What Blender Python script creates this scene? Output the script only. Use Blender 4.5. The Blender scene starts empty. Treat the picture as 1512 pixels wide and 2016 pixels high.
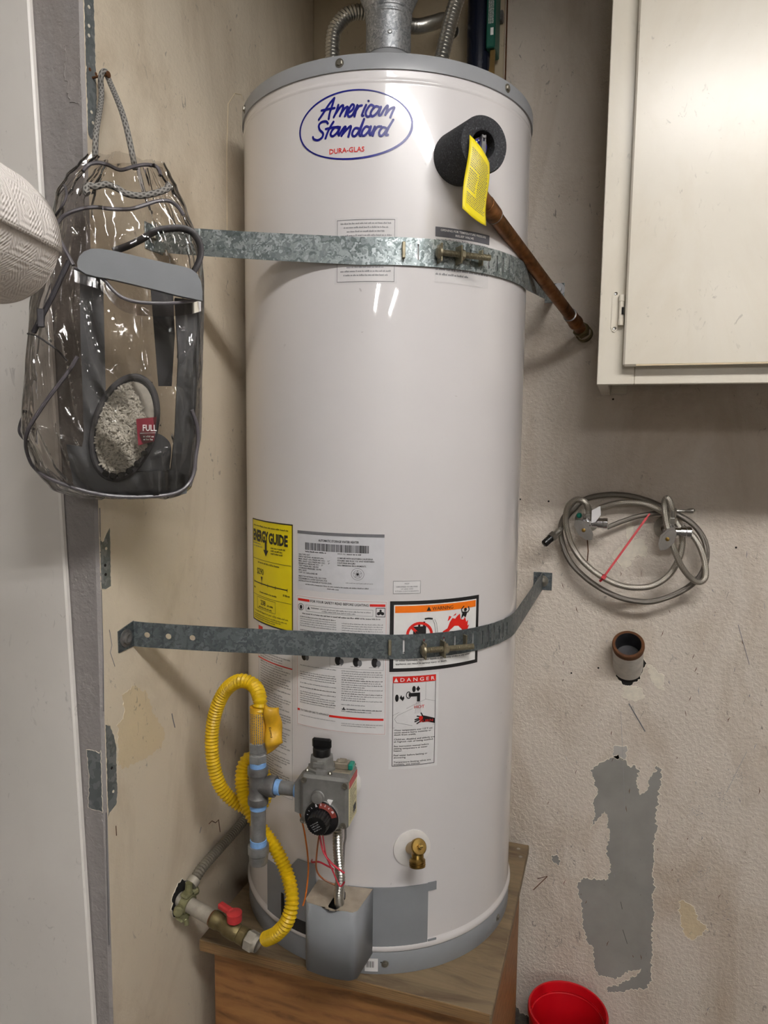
import bpy, bmesh, math, random
from mathutils import Vector, Matrix, noise
random.seed(7)
PI = math.pi
SC = bpy.context.scene
COL = SC.collection

# ------------------------------------------------------------------ camera
cam_d = bpy.data.cameras.new('camera')
cam_d.sensor_fit = 'VERTICAL'
cam_d.sensor_height = 36.0
cam_d.lens = 36.0 * 1423.03 / 2016.0
cam_d.clip_start = 0.02
cam = bpy.data.objects.new('camera', cam_d)
COL.objects.link(cam)
YAW, PITCH, ROLL = 0.3114, 0.1041, 0.0116
cam.matrix_world = (Matrix.Translation((0, 0, 1.6)) @ Matrix.Rotation(YAW, 4, 'Z')
                    @ Matrix.Rotation(PI / 2 - PITCH, 4, 'X') @ Matrix.Rotation(ROLL, 4, 'Z'))
SC.camera = cam

# ------------------------------------------------------------------ world, exposure
w = bpy.data.worlds.new('world'); SC.world = w; w.use_nodes = True
w.node_tree.nodes['Background'].inputs[0].default_value = (0.9, 0.93, 1.0, 1)
w.node_tree.nodes['Background'].inputs[1].default_value = 0.01
SC.view_settings.view_transform = 'Standard'
SC.view_settings.look = 'None'
SC.view_settings.gamma = 1.0
SC.view_settings.use_curve_mapping = False
SC.view_settings.exposure = 0.3
TUBE_STRENGTH = 92.0
TUBE_STRENGTH_FAR = 105.0
TUBE_COLOUR = (1.0, 0.975, 0.955)

# ------------------------------------------------------------------ helpers
def lin(r, g, b):
    f = lambda c: (c / 255 / 12.92) if c / 255 <= 0.04045 else ((c / 255 + 0.055) / 1.055) ** 2.4
    return (f(r), f(g), f(b), 1.0)

class NT:
    """small node-tree helper"""
    def __init__(s, name):
        s.m = bpy.data.materials.new(name); s.m.use_nodes = True
        s.t = s.m.node_tree; s.b = s.t.nodes['Principled BSDF']; s.out = s.t.nodes['Material Output']
    def n(s, typ, **k):
        nd = s.t.nodes.new(typ)
        for a, v in k.items():
            if a.startswith('i_'):
                key = a[2:].replace('_', ' ')
                nd.inputs[key].default_value = v
            else: setattr(nd, a, v)
        return nd
    def l(s, a, b): s.t.links.new(a, b)
    def coord(s, kind='Object', scale=(1, 1, 1)):
        tc = s.n('ShaderNodeTexCoord'); mp = s.n('ShaderNodeMapping'); mp.inputs['Scale'].default_value = scale
        s.l(tc.outputs[kind], mp.inputs['Vector']); return mp.outputs[0]
    def noise(s, vec, scale, detail=4, rough=.55, dist=0):
        nd = s.n('ShaderNodeTexNoise'); nd.inputs['Scale'].default_value = scale; nd.inputs['Detail'].default_value = detail
        nd.inputs['Roughness'].default_value = rough; nd.inputs['Distortion'].default_value = dist
        s.l(vec, nd.inputs['Vector']); return nd.outputs['Fac']
    def ramp(s, fac, stops):
        nd = s.n('ShaderNodeValToRGB'); e = nd.color_ramp.elements
        while len(e) < len(stops): e.new(.5)
        for k, (p, c) in enumerate(stops):
            e[k].position = p; e[k].color = c if len(c) == 4 else (*c, 1)
        s.l(fac, nd.inputs[0]); return nd.outputs[0]
    def mix(s, fac, a, b, mode='MIX'):
        nd = s.n('ShaderNodeMix', data_type='RGBA', blend_type=mode)
        for sock, v in ((nd.inputs[0], fac), (nd.inputs[6], a), (nd.inputs[7], b)):
            if hasattr(v, 'is_output') or isinstance(v, bpy.types.NodeSocket): s.l(v, sock)
            else: sock.default_value = v
        return nd.outputs[2]
    def math(s, op, a, b=None):
        nd = s.n('ShaderNodeMath', operation=op)
        for k, v in enumerate((a, b)):
            if v is None: continue
            if isinstance(v, bpy.types.NodeSocket): s.l(v, nd.inputs[k])
            else: nd.inputs[k].default_value = v
        return nd.outputs[0]
    def bump(s, h, strength=.3, dist=.001):
        nd = s.n('ShaderNodeBump'); nd.inputs['Strength'].default_value = strength; nd.inputs['Distance'].default_value = dist
        s.l(h, nd.inputs['Height']); s.l(nd.outputs[0], s.b.inputs['Normal']); return nd
    def base(s, c, rough=.5, metal=0.):
        if isinstance(c, bpy.types.NodeSocket): s.l(c, s.b.inputs['Base Color'])
        else: s.b.inputs['Base Color'].default_value = c
        if isinstance(rough, bpy.types.NodeSocket): s.l(rough, s.b.inputs['Roughness'])
        else: s.b.inputs['Roughness'].default_value = rough
        s.b.inputs['Metallic'].default_value = metal

MATS = {}
def simple(name, rgb, rough=.5, metal=0., var=.12, scale=60., bump=0., bscale=None, spec=None):
    """one colour with procedural mottling and optional fine relief"""
    t = NT(name); v = t.coord()
    c = lin(*rgb)
    d = tuple(x * (1 - var) for x in c[:3]) + (1,); u = tuple(min(1, x * (1 + var * .6)) for x in c[:3]) + (1,)
    t.base(t.ramp(t.noise(v, scale), [(.3, d), (.7, u)]), rough, metal)
    if bump: t.bump(t.noise(v, bscale or scale * 4, 3), bump, .001)
    if spec is not None: t.b.inputs['Specular IOR Level'].default_value = spec
    MATS[name] = t.m
    return t.m

def M(n): return MATS[n]

class MB:
    """collects shapes into one mesh"""
    def __init__(s): s.v = []; s.f = []; s.m = []; s.uv = {}
    def add(s, vs, fs, mi=0, uvs=None):
        o = len(s.v); s.v += [tuple(p) for p in vs]
        for k, f in enumerate(fs):
            if uvs: s.uv[len(s.f)] = uvs[k]
            s.f.append(tuple(i + o for i in f)); s.m.append(mi)
        return s
    def box(s, fr, lo, hi, bev=0., mi=0, seg=1):
        """axis box in frame fr (callable local->world)"""
        bm = bmesh.new()
        bmesh.ops.create_cube(bm, size=1)
        for v in bm.verts: v.co = Vector([lo[i] + (v.co[i] + .5) * (hi[i] - lo[i]) for i in range(3)])
        if bev: bmesh.ops.bevel(bm, geom=list(bm.edges), offset=bev, segments=seg, profile=.5, affect='EDGES')
        bm.verts.index_update()
        s.add([fr(*v.co) for v in bm.verts], [[v.index for v in f.verts] for f in bm.faces], mi)
        bm.free(); return s
    def tube(s, pts, r, seg=12, mi=0, cap=True, closed=False):
        """tube along points, r a number or a list; uv = (metres along, turn)"""
        P = [Vector(p) for p in pts]; n = len(P)
        T = []
        for i in range(n):
            a, b = P[max(i - 1, 0)], P[min(i + 1, n - 1)]
            if closed: a, b = P[i - 1], P[(i + 1) % n]
            t = (b - a); T.append(t.normalized() if t.length > 1e-9 else Vector((0, 0, 1)))
        up = Vector((0, 0, 1)) if abs(T[0].z) < .9 else Vector((1, 0, 0))
        N = (up - T[0] * up.dot(T[0])).normalized()
        vs = []; L = 0; Ls = []
        for i in range(n):
            if i: N = (N - T[i] * N.dot(T[i])).normalized(); L += (P[i] - P[i - 1]).length
            B = T[i].cross(N); Ls.append(L)
            rr = r[i] if isinstance(r, (list, tuple)) else r
            for k in range(seg):
                a = 2 * PI * k / seg
                vs.append(P[i] + (N * math.cos(a) + B * math.sin(a)) * rr)
        fs = []; us = []
        for i in range(n if closed else n - 1):
            j = (i + 1) % n
            for k in range(seg):
                k2 = (k + 1) % seg
                fs.append((i * seg + k, i * seg + k2, j * seg + k2, j * seg + k))
                us.append(((Ls[i], k / seg), (Ls[i], (k + 1) / seg), (Ls[j], (k + 1) / seg), (Ls[j], k / seg)))
        if cap and not closed:
            fs.append(tuple(range(seg - 1, -1, -1))); us.append([(0, 0)] * seg)
            fs.append(tuple(range((n - 1) * seg, n * seg))); us.append([(0, 0)] * seg)
        return s.add(vs, fs, mi, us)
    def lathe(s, prof, o, ax, seg=32, mi=0, ref=None, a0=0., a1=None, close=False):
        """revolve (r, h) profile about axis ax through o"""
        ax = Vector(ax).normalized(); o = Vector(o)
        up = Vector(ref) if ref else (Vector((0, 0, 1)) if abs(ax.z) < .9 else Vector((1, 0, 0)))
        N = (up - ax * up.dot(ax)).normalized(); B = ax.cross(N)
        full = a1 is None
        cnt = seg if full else seg + 1
        vs = []
        for r, h in prof:
            for k in range(cnt):
                a = 2 * PI * k / seg if full else a0 + (a1 - a0) * k / seg
                vs.append(o + ax * h + (N * math.cos(a) + B * math.sin(a)) * max(r, 1e-5))
        fs = []
        m = len(prof)
        for i in range(m if close else m - 1):
            j = (i + 1) % m
            for k in range(seg):
                k2 = (k + 1) % cnt
                fs.append((i * cnt + k, i * cnt + k2, j * cnt + k2, j * cnt + k))
        return s.add(vs, fs, mi)
    def prism(s, fr, pts, z0, z1, mi=0):
        """2-d outline extruded from z0 to z1 in frame fr"""
        n = len(pts)
        vs = [fr(x, y, z0) for x, y in pts] + [fr(x, y, z1) for x, y in pts]
        fs = [tuple(range(n - 1, -1, -1)), tuple(range(n, 2 * n))]
        for i in range(n):
            j = (i + 1) % n; fs.append((i, j, n + j, n + i))
        return s.add(vs, fs, mi)
    def sphere(s, c, r, seg=12, mi=0, sc=(1, 1, 1)):
        vs = []; fs = []; rings = seg // 2
        for i in range(rings + 1):
            a = PI * i / rings
            for k in range(seg):
                b = 2 * PI * k / seg
                vs.append((c[0] + r * sc[0] * math.sin(a) * math.cos(b), c[1] + r * sc[1] * math.sin(a) * math.sin(b), c[2] + r * sc[2] * math.cos(a)))
        for i in range(rings):
            for k in range(seg):
                k2 = (k + 1) % seg
                fs.append((i * seg + k, (i + 1) * seg + k, (i + 1) * seg + k2, i * seg + k2))
        return s.add(vs, fs, mi)
    def build(s, name, mats, parent=None, smooth=29, fix=True, weld=False):
        me = bpy.data.meshes.new(name)
        me.from_pydata([tuple(p) for p in s.v], [], s.f)
        if isinstance(mats, str): mats = [mats]
        for m in mats: me.materials.append(M(m))
        me.polygons.foreach_set('material_index', s.m)
        if s.uv:
            ul = me.uv_layers.new(name='UVMap')
            for pi, uvs in s.uv.items():
                p = me.polygons[pi]
                for k, li in enumerate(p.loop_indices):
                    if k < len(uvs): ul.data[li].uv = uvs[k]
        if fix:
            bm = bmesh.new(); bm.from_mesh(me)
            if weld: bmesh.ops.remove_doubles(bm, verts=bm.verts, dist=1e-5)
            bmesh.ops.recalc_face_normals(bm, faces=bm.faces); bm.to_mesh(me); bm.free()
        if smooth:
            me.polygons.foreach_set('use_smooth', [True] * len(me.polygons))
            me.set_sharp_from_angle(angle=math.radians(smooth))
        me.update()
        o = bpy.data.objects.new(name, me); COL.objects.link(o)
        if parent: attach(o, parent)
        return o

def attach(o, parent):
    o.parent = parent
    o.matrix_parent_inverse = parent_world(parent).inverted()

def parent_world(p):
    m = Matrix.Translation(p.location) @ p.rotation_euler.to_matrix().to_4x4()
    return (parent_world(p.parent) @ p.matrix_parent_inverse @ m) if p.parent else m

def tag(o, label, cat, group=None, kind=None):
    o['label'] = label
    if cat: o['category'] = cat
    if group: o['group'] = group
    if kind: o['kind'] = kind
    return o

def thing(name, label, cat, loc, group=None):
    o = bpy.data.objects.new(name, None); COL.objects.link(o); o.location = loc
    o.empty_display_size = .05
    return tag(o, label, cat, group)

def struct(o):
    o['kind'] = 'structure'; return o

def copy_obj(o, name=None, parent=None):
    c = o.copy(); COL.objects.link(c)
    if parent is not None: c.parent = parent
    return c

W0 = lambda x, y, z: Vector((x, y, z))            # world frame
def frame(o, x, y, z):
    o, x, y, z = Vector(o), Vector(x), Vector(y), Vector(z)
    return lambda a, b, c: o + x * a + y * b + z * c

def smooth_path(pts, n=8, closed=False):
    """Catmull-Rom through points"""
    P = [Vector(p) for p in pts]; out = []
    m = len(P)
    rng = range(m if closed else m - 1)
    for i in rng:
        if closed: p0, p1, p2, p3 = P[i - 1], P[i], P[(i + 1) % m], P[(i + 2) % m]
        else: p0, p1, p2, p3 = P[max(i - 1, 0)], P[i], P[i + 1], P[min(i + 2, m - 1)]
        for k in range(n):
            t = k / n
            out.append(.5 * ((2 * p1) + (p2 - p0) * t + (2 * p0 - 5 * p1 + 4 * p2 - p3) * t * t + (3 * p1 - p0 - 3 * p2 + p3) * t ** 3))
    if not closed: out.append(P[-1])
    return out

def resample(pts, step):
    P = [Vector(p) for p in pts]; out = [P[0]]; acc = 0
    for a, b in zip(P, P[1:]):
        d = (b - a).length
        if d < 1e-9: continue
        t = step - acc
        while t <= d:
            out.append(a + (b - a) * (t / d)); t += step
        acc = (acc + d) % step
    out.append(P[-1]); return out

def corrugated(mb, pts, r0, r1, pitch, seg=14, mi=0):
    """ribbed flexible hose"""
    q = resample(smooth_path(pts, 24), pitch / 4)
    rs = [(r0, (r0 + r1) / 2, r1, (r0 + r1) / 2)[i % 4] for i in range(len(q))]
    return mb.tube(q, rs, seg, mi)

def hexnut(mb, o, ax, r, h, mi=0):
    return mb.lathe([(0, 0), (r * .86, 0), (r, h * .12), (r, h * .88), (r * .86, h), (0, h)], o, ax, 6, mi)

# ------------------------------------------------------------------ text print
_fc = {}
def text2d(txt, bold=0.):
    """flat mesh of a line of text: verts, faces, width (cap height about .73)"""
    key = (txt, bold)
    if key in _fc: return _fc[key]
    cu = bpy.data.curves.new('t', 'FONT'); cu.body = txt; cu.size = 1; cu.resolution_u = 2; cu.offset = bold
    ob = bpy.data.objects.new('t', cu); COL.objects.link(ob)
    dg = bpy.context.evaluated_depsgraph_get()
    me = bpy.data.meshes.new_from_object(ob.evaluated_get(dg))
    vs = [(v.co.x, v.co.y) for v in me.vertices]; fs = [tuple(p.vertices) for p in me.polygons]
    bpy.data.objects.remove(ob); bpy.data.curves.remove(cu); bpy.data.meshes.remove(me)
    xs = [v[0] for v in vs] or [0]
    _fc[key] = (vs, fs, min(xs), max(xs)); return _fc[key]

def put_text(mb, mp, txt, x, y, h, w=None, align='L', mi=0, bold=0., ang=0.):
    """text with baseline at (x, y), capital height h, optional total width w; mp maps 2-d to world"""
    vs, fs, x0, x1 = text2d(txt, bold)
    k = h / .73
    kx = k if w is None else w / max(1e-6, x1 - x0)
    wd = (x1 - x0) * kx
    ox = x - {'L': 0, 'C': wd / 2, 'R': wd}[align]
    ca, sa = math.cos(ang), math.sin(ang)
    out = []
    for a, b in vs:
        px, py = (a - x0) * kx + ox - x, b * k
        out.append(mp(x + px * ca - py * sa, y + px * sa + py * ca))
    return mb.add(out, fs, mi)

def greek(mb, mp, x0, x1, y, h, mi=0, rnd=random, last=None):
    """a line of print too small to read: word-sized rows of letter strokes"""
    x = x0; xe = last or x1
    while x < xe - h:
        nl = rnd.randint(2, 8)
        for _ in range(nl):
            if x > xe: break
            hh = h * rnd.choice((.66, .66, .7, 1.0))
            wl = h * rnd.uniform(.22, .42)
            mb.add([mp(x, y), mp(x + wl, y), mp(x + wl, y + hh), mp(x, y + hh)], [(0, 1, 2, 3)], mi)
            x += wl + h * .17
        x += h * .4
    return mb

# ------------------------------------------------------------------ materials
def wall_mat(name, rgb, dirt=.5, bump=.35, bsc=120., stain=(150, 125, 90), speck=.5, rough=.55):
    t = NT(name); v = t.coord()
    c = lin(*rgb)
    base = t.ramp(t.noise(v, 2.2, 5, .6), [(.25, tuple(x * .86 for x in c[:3])), (.7, c)])
    st = t.ramp(t.noise(t.coord(scale=(1, 1, .45)), 5.5, 6, .65, .6), [(.48, (0, 0, 0)), (.72, (1, 1, 1))])
    base = t.mix(t.math('MULTIPLY', st, dirt), base, lin(*stain))
    sp = t.ramp(t.noise(t.coord(scale=(1, 1, .5)), 75, 3, .65, 1.2), [(.63, (0, 0, 0)), (.70, (1, 1, 1))])
    sp2 = t.ramp(t.noise(v, 8, 3), [(.47, (0, 0, 0)), (.62, (1, 1, 1))])
    base = t.mix(t.math('MULTIPLY', t.math('MULTIPLY', sp, sp2), speck), base, lin(70, 62, 56))
    t.base(base, rough)
    h = t.math('ADD', t.math('MULTIPLY', t.ramp(t.noise(v, bsc, 3, .5), [(.42, (0, 0, 0)), (.6, (1, 1, 1))]), .7), t.noise(v, bsc * 3, 3))
    t.bump(h, bump, .0016)
    MATS[name] = t.m
wall_mat('wall_cream', (226, 215, 202), .42, .6, 110, speck=.6)
wall_mat('wall_tan', (232, 219, 197), .4, .22, 160, speck=.55)
wall_mat('wall_grey', (158, 153, 151), .12, .45, 70, speck=.2)
wall_mat('wall_plain', (168, 162, 152), .1, .1, 60, speck=.1)
wall_mat('plaster_old', (228, 210, 176), .25, .35, 60, (150, 130, 100), .5)
wall_mat('board_tan', (196, 182, 156), .35, .15, 120, speck=.35)
simple('bare_grey', (150, 148, 143), .5, 0, .16, 14, .12, 60)
simple('bare_pale', (190, 186, 180), .5, 0, .1, 20, .1, 60)
simple('paint_lip', (232, 224, 208), .5, 0, .12, 90, .2)
simple('dark_bore', (52, 52, 56), .6, .2, .3, 40)
simple('dark_hole', (22, 19, 17), .9, 0, .3, 50)
simple('rubble', (112, 106, 97), .9, 0, .5, 60, .9, 90)
simple('floor_concrete', (98, 94, 88), .75, 0, .3, 4, .4, 40)
simple('ceiling_white', (176, 172, 164), .8, 0, .08, 3, .3, 120)
wall_mat('panel_white', (250, 245, 239), .04, .01, 60, speck=.25, rough=.38)
wall_mat('cabinet_paint', (230, 223, 208), .14, .03, 60, (176, 150, 96), .3, .27)
simple('cabinet_inside', (160, 146, 120), .7, 0, .1, 10)
simple('chrome', (208, 208, 212), .12, 1, .06, 30)
simple('nickel', (186, 184, 178), .3, 1, .1, 60)
simple('zinc', (168, 170, 170), .38, .6, .22, 90, .15)
simple('iron_pipe', (138, 138, 138), .4, .45, .3, 50, .25, 120)
simple('iron_dark', (112, 111, 110), .42, .4, .3, 70, .3, 160)
simple('old_pipe', (172, 166, 154), .55, .3, .3, 40, .3, 120)
simple('old_brass', (118, 106, 72), .5, .7, .35, 60, .3, 120)
simple('brass', (150, 122, 66), .32, 1, .25, 60, .1)
simple('gold_brass', (196, 166, 96), .22, 1, .15, 60)
simple('clamp_green', (132, 130, 96), .6, .4, .3, 60, .3)
simple('grey_paint', (134, 137, 141), .42, 0, .05, 20)
simple('grey_cap', (150, 152, 155), .36, 0, .05, 20)
simple('valve_grey', (124, 123, 120), .5, .35, .15, 90, .12, 300)
simple('valve_tan', (140, 130, 114), .55, .3, .25, 80, .2, 200)
simple('cover_top', (160, 148, 132), .6, 0, .2, 60, .2)
simple('black_plastic', (14, 14, 15), .35, 0, .2, 60)
simple('black_gloss', (20, 20, 22), .22, 0, .2, 60)
simple('dial_red', (120, 42, 30), .45, 0, .2, 90)
simple('teal_plastic', (12, 128, 108), .4, 0, .1, 60)
simple('red_plastic', (190, 34, 44), .42, 0, .15, 50)
simple('red_handle', (178, 48, 50), .45, 0, .2, 60, .2)
simple('bucket_red', (196, 10, 24), .35, 0, .06, 10)
simple('red_wire', (176, 34, 54), .4, 0, .15, 80)
simple('orange_wire', (196, 104, 28), .4, 0, .2, 80)
simple('brown_wire', (134, 72, 34), .4, 0, .2, 80)
simple('grey_wire', (150, 148, 148), .35, .6, .2, 80)
simple('yellow_hose', (214, 176, 14), .4, 0, .22, 40)
simple('yellow_print', (216, 166, 34), .45, 0, .2, 60)
simple('teflon_blue', (128, 172, 224), .55, 0, .12, 200, .3, 500)
simple('conduit_grey', (112, 106, 94), .7, .2, .3, 60, .2)
simple('ink_black', (24, 22, 24), .5, 0, .2, 200)
simple('ink_grey', (112, 112, 116), .5, 0, .1, 200)
simple('ink_faint', (150, 150, 152), .5, 0, .1, 200)
simple('ink_blue', (18, 22, 122), .35, 0, .1, 100)
simple('ink_red', (214, 32, 22), .45, 0, .08, 100)
simple('ink_pink', (214, 150, 146), .5, 0, .08, 100)
simple('ink_orange', (250, 122, 8), .45, 0, .05, 100)
simple('ink_white', (240, 238, 236), .45, 0, .03, 100)
simple('label_white', (228, 226, 226), .4, 0, .03, 60)
simple('label_silver', (212, 212, 216), .35, 0, .05, 60)
simple('label_yellow', (240, 220, 6), .42, 0, .04, 40)
simple('label_clear', (219, 216, 216), .25, 0, .03, 60)
simple('label_cream', (222, 214, 170), .5, 0, .06, 60)
simple('plate_dark', (92, 92, 98), .4, 0, .06, 100)
simple('tag_yellow', (238, 218, 30), .45, 0, .05, 30)
simple('rope_grey', (120, 117, 113), .8, 0, .25, 300, .6, 700)
simple('piping_grey', (92, 88, 92), .35, 0, .12, 100)
simple('strap_dark', (70, 68, 70), .5, 0, .1, 100)
simple('frame_grey', (112, 115, 119), .42, 0, .05, 30)
simple('frame_dark', (78, 79, 84), .5, 0, .08, 30)
simple('fibre_white', (226, 222, 212), .9, 0, .12, 120)
simple('brush_grey', (92, 92, 96), .5, 0, .1, 50)
simple('tag_maroon', (116, 22, 38), .35, 0, .08, 60)
simple('navy_plastic', (20, 26, 42), .22, 0, .2, 30)
simple('green_card', (10, 84, 68), .45, 0, .1, 60)
simple('brass_tan', (128, 102, 56), .4, .5, .2, 60)
simple('rust', (98, 60, 30), .8, .2, .45, 50, .5, 150)
simple('pipe_white', (206, 202, 194), .55, 0, .2, 45, .3, 90)
simple('bolt_steel', (150, 146, 136), .38, .9, .15, 120)
simple('bolt_tan', (142, 134, 112), .45, .7, .2, 120)
simple('foil_grey', (158, 158, 158), .4, 1, .2, 70, .2)
simple('zip_dark', (58, 56, 60), .5, 0, .2, 200)

def glossy_white(name, rgb):
    """enamelled steel jacket: glossy, orange-peel relief, a few grime specks"""
    t = NT(name); v = t.coord()
    c = lin(*rgb)
    base = t.ramp(t.noise(v, 6, 4), [(.2, tuple(x * .95 for x in c[:3])), (.8, c)])
    sp = t.ramp(t.noise(v, 46, 2, .6, .8), [(.74, (0, 0, 0)), (.78, (1, 1, 1))])
    base = t.mix(t.math('MULTIPLY', sp, .35), base, lin(120, 108, 100))
    t.base(base, .3)
    t.b.inputs['Coat Weight'].default_value = .9; t.b.inputs['Coat Roughness'].default_value = .03
    t.bump(t.noise(v, 420, 2), .007, .001)
    MATS[name] = t.m
glossy_white('enamel_white', (225, 221, 221))
simple('plastic_white', (232, 228, 224), .4, 0, .06, 60)

def galvanised(name, a, b, sc=95.):
    t = NT(name); v = t.coord()
    vo = t.n('ShaderNodeTexVoronoi'); vo.inputs['Scale'].default_value = sc
    nz = t.n('ShaderNodeTexNoise'); nz.inputs['Scale'].default_value = sc * 1.2
    t.l(v, nz.inputs['Vector'])
    mx = t.mix(.12, v, nz.outputs['Color']); t.l(mx, vo.inputs['Vector'])
    sep = t.n('ShaderNodeSeparateColor'); t.l(vo.outputs['Color'], sep.inputs[0])
    col = t.ramp(sep.outputs[0], [(0, lin(*a)), (.55, lin(*[(p + q) / 2 for p, q in zip(a, b)])), (1, lin(*b))])
    t.base(col, t.math('ADD', t.math('MULTIPLY', sep.outputs[1], .2), .36), .75)
    MATS[name] = t.m
galvanised('galv_bright', (104, 114, 114), (196, 204, 206), 62)
galvanised('galv_dull', (90, 98, 102), (128, 136, 138), 60)
galvanised('galv_duct', (150, 154, 158), (214, 216, 218), 70)
galvanised('bead_metal', (98, 104, 106), (138, 142, 142), 40)
MATS['bead_metal'].node_tree.nodes['Principled BSDF'].inputs['Metallic'].default_value = .25

def copper():
    t = NT('copper'); v = t.coord()
    n = t.noise(v, 26, 5, .6, .4)
    t.base(t.ramp(n, [(.3, lin(74, 52, 30)), (.5, lin(132, 88, 50)), (.72, lin(176, 122, 80))]), t.ramp(n, [(.3, (.5,) * 3), (.7, (.28,) * 3)]), .9)
    MATS['copper'] = t.m
copper()

def wood(name, light, dark, sx, knots=True, rough=.6):
    t = NT(name); v = t.coord(scale=sx)
    g = t.noise(v, 6, 8, .65, 1.4)
    wv = t.n('ShaderNodeTexWave', wave_type='BANDS', bands_direction='Z'); wv.inputs['Scale'].default_value = 1.6
    wv.inputs['Distortion'].default_value = 9; wv.inputs['Detail'].default_value = 4; wv.inputs['Detail Scale'].default_value = 1.2
    t.l(v, wv.inputs['Vector'])
    c = t.ramp(t.math('ADD', t.math('MULTIPLY', wv.outputs['Fac'], .16), t.math('MULTIPLY', g, .84)), [(.25, lin(*dark)), (.5, lin(*[(a * 2 + b) / 3 for a, b in zip(light, dark)])), (.8, lin(*light))])
    sp = t.ramp(t.noise(t.coord(), 30, 4, .7, .5), [(.66, (0, 0, 0)), (.74, (1, 1, 1))])
    c = t.mix(t.math('MULTIPLY', sp, .5), c, lin(60, 46, 34))
    t.base(c, rough); t.bump(g, .3, .001)
    MATS[name] = t.m
wood('plywood_worn', (140, 122, 94), (78, 62, 44), (1.2, 9, 9))
wood('plywood_front', (158, 112, 64), (96, 62, 32), (1.6, 8, 8))
wood('plywood_edge', (150, 118, 76), (84, 62, 38), (2, 9, 60))

def braid(name, a, b, around=18, pitch=.0042):
    """braided steel sleeve, relief from the tube's own uv"""
    t = NT(name)
    tc = t.n('ShaderNodeTexCoord'); sp = t.n('ShaderNodeSeparateXYZ'); t.l(tc.outputs['UV'], sp.inputs[0])
    u = t.math('MULTIPLY', sp.outputs[0], 2 * PI / pitch); vv = t.math('MULTIPLY', sp.outputs[1], 2 * PI * around)
    s1 = t.math('SINE', t.math('ADD', u, vv)); s2 = t.math('SINE', t.math('SUBTRACT', u, vv))
    h = t.math('MULTIPLY', t.math('ADD', t.math('MAXIMUM', s1, s2), 1), .5)
    t.base(t.ramp(h, [(.3, lin(*a)), (.8, lin(*b))]), .34, .9)
    t.bump(h, .6, .0006)
    MATS[name] = t.m
braid('braid_steel', (66, 62, 56), (196, 190, 178))
braid('braid_dull', (70, 66, 62), (140, 134, 126), 24, .003)
braid('rope_braid', (74, 72, 69), (146, 143, 138), 5, .009)
MATS['rope_braid'].node_tree.nodes['Principled BSDF'].inputs['Metallic'].default_value = 0
MATS['rope_braid'].node_tree.nodes['Principled BSDF'].inputs['Roughness'].default_value = .85

def vinyl(name, tint, gloss_r):
    """thin clear film: mostly see-through, mirror-like at the creases"""
    t = NT(name); nt = t.t
    tr = t.n('ShaderNodeBsdfTransparent'); tr.inputs[0].default_value = tint
    gl = t.n('ShaderNodeBsdfGlossy'); gl.inputs['Roughness'].default_value = gloss_r; gl.inputs[0].default_value = (1, 1, 1, 1)
    fr = t.n('ShaderNodeFresnel'); fr.inputs['IOR'].default_value = 1.55
    bp = t.n('ShaderNodeBump'); bp.inputs['Strength'].default_value = .25; bp.inputs['Distance'].default_value = .004
    nz = t.noise(t.coord(scale=(1, 1, .35)), 34, 3, .5, .8); t.l(nz, bp.inputs['Height'])
    t.l(bp.outputs[0], gl.inputs['Normal']); t.l(bp.outputs[0], fr.inputs['Normal'])
    mx = t.n('ShaderNodeMixShader'); t.l(fr.outputs[0], mx.inputs[0]); t.l(tr.outputs[0], mx.inputs[1]); t.l(gl.outputs[0], mx.inputs[2])
    t.l(mx.outputs[0], t.out.inputs['Surface'])
    nt.nodes.remove(t.b); MATS[name] = t.m
vinyl('clear_vinyl', (.83, .81, .79, 1), .06)
vinyl('clear_vinyl_band', (.58, .55, .54, 1), .1)

def paper():
    """quilted kitchen paper, embossed squares"""
    t = NT('paper_towel')
    tc = t.n('ShaderNodeTexCoord'); sp = t.n('ShaderNodeSeparateXYZ'); t.l(tc.outputs['UV'], sp.inputs[0])
    def sq(k):
        a = t.math('ABSOLUTE', t.math('SUBTRACT', t.math('FRACT', t.math('MULTIPLY', sp.outputs[0], 1 / .036)), .5))
        b = t.math('ABSOLUTE', t.math('SUBTRACT', t.math('FRACT', t.math('MULTIPLY', sp.outputs[1], 1 / .036)), .5))
        return t.math('MAXIMUM', a, b) if k else t.math('ADD', a, b)
    h1 = t.math('SINE', t.math('MULTIPLY', sq(1), 44)); h2 = t.math('SINE', t.math('MULTIPLY', sq(0), 60))
    h = t.math('ADD', t.math('MULTIPLY', h1, .5), t.math('MULTIPLY', h2, .35))
    t.base(lin(238, 231, 226), .9); t.bump(h, .5, .0012)
    MATS['paper_towel'] = t.m
paper()

def emis(name, col, s):
    t = NT(name); t.b.inputs['Emission Color'].default_value = (*col, 1); t.b.inputs['Emission Strength'].default_value = s
    t.b.inputs['Base Color'].default_value = (.9, .9, .9, 1); MATS[name] = t.m
emis('tube_light', TUBE_COLOUR, TUBE_STRENGTH)
emis('tube_light_far', TUBE_COLOUR, TUBE_STRENGTH_FAR)
simple('fixture_white', (235, 235, 232), .5, 0, .03, 10)

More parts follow.
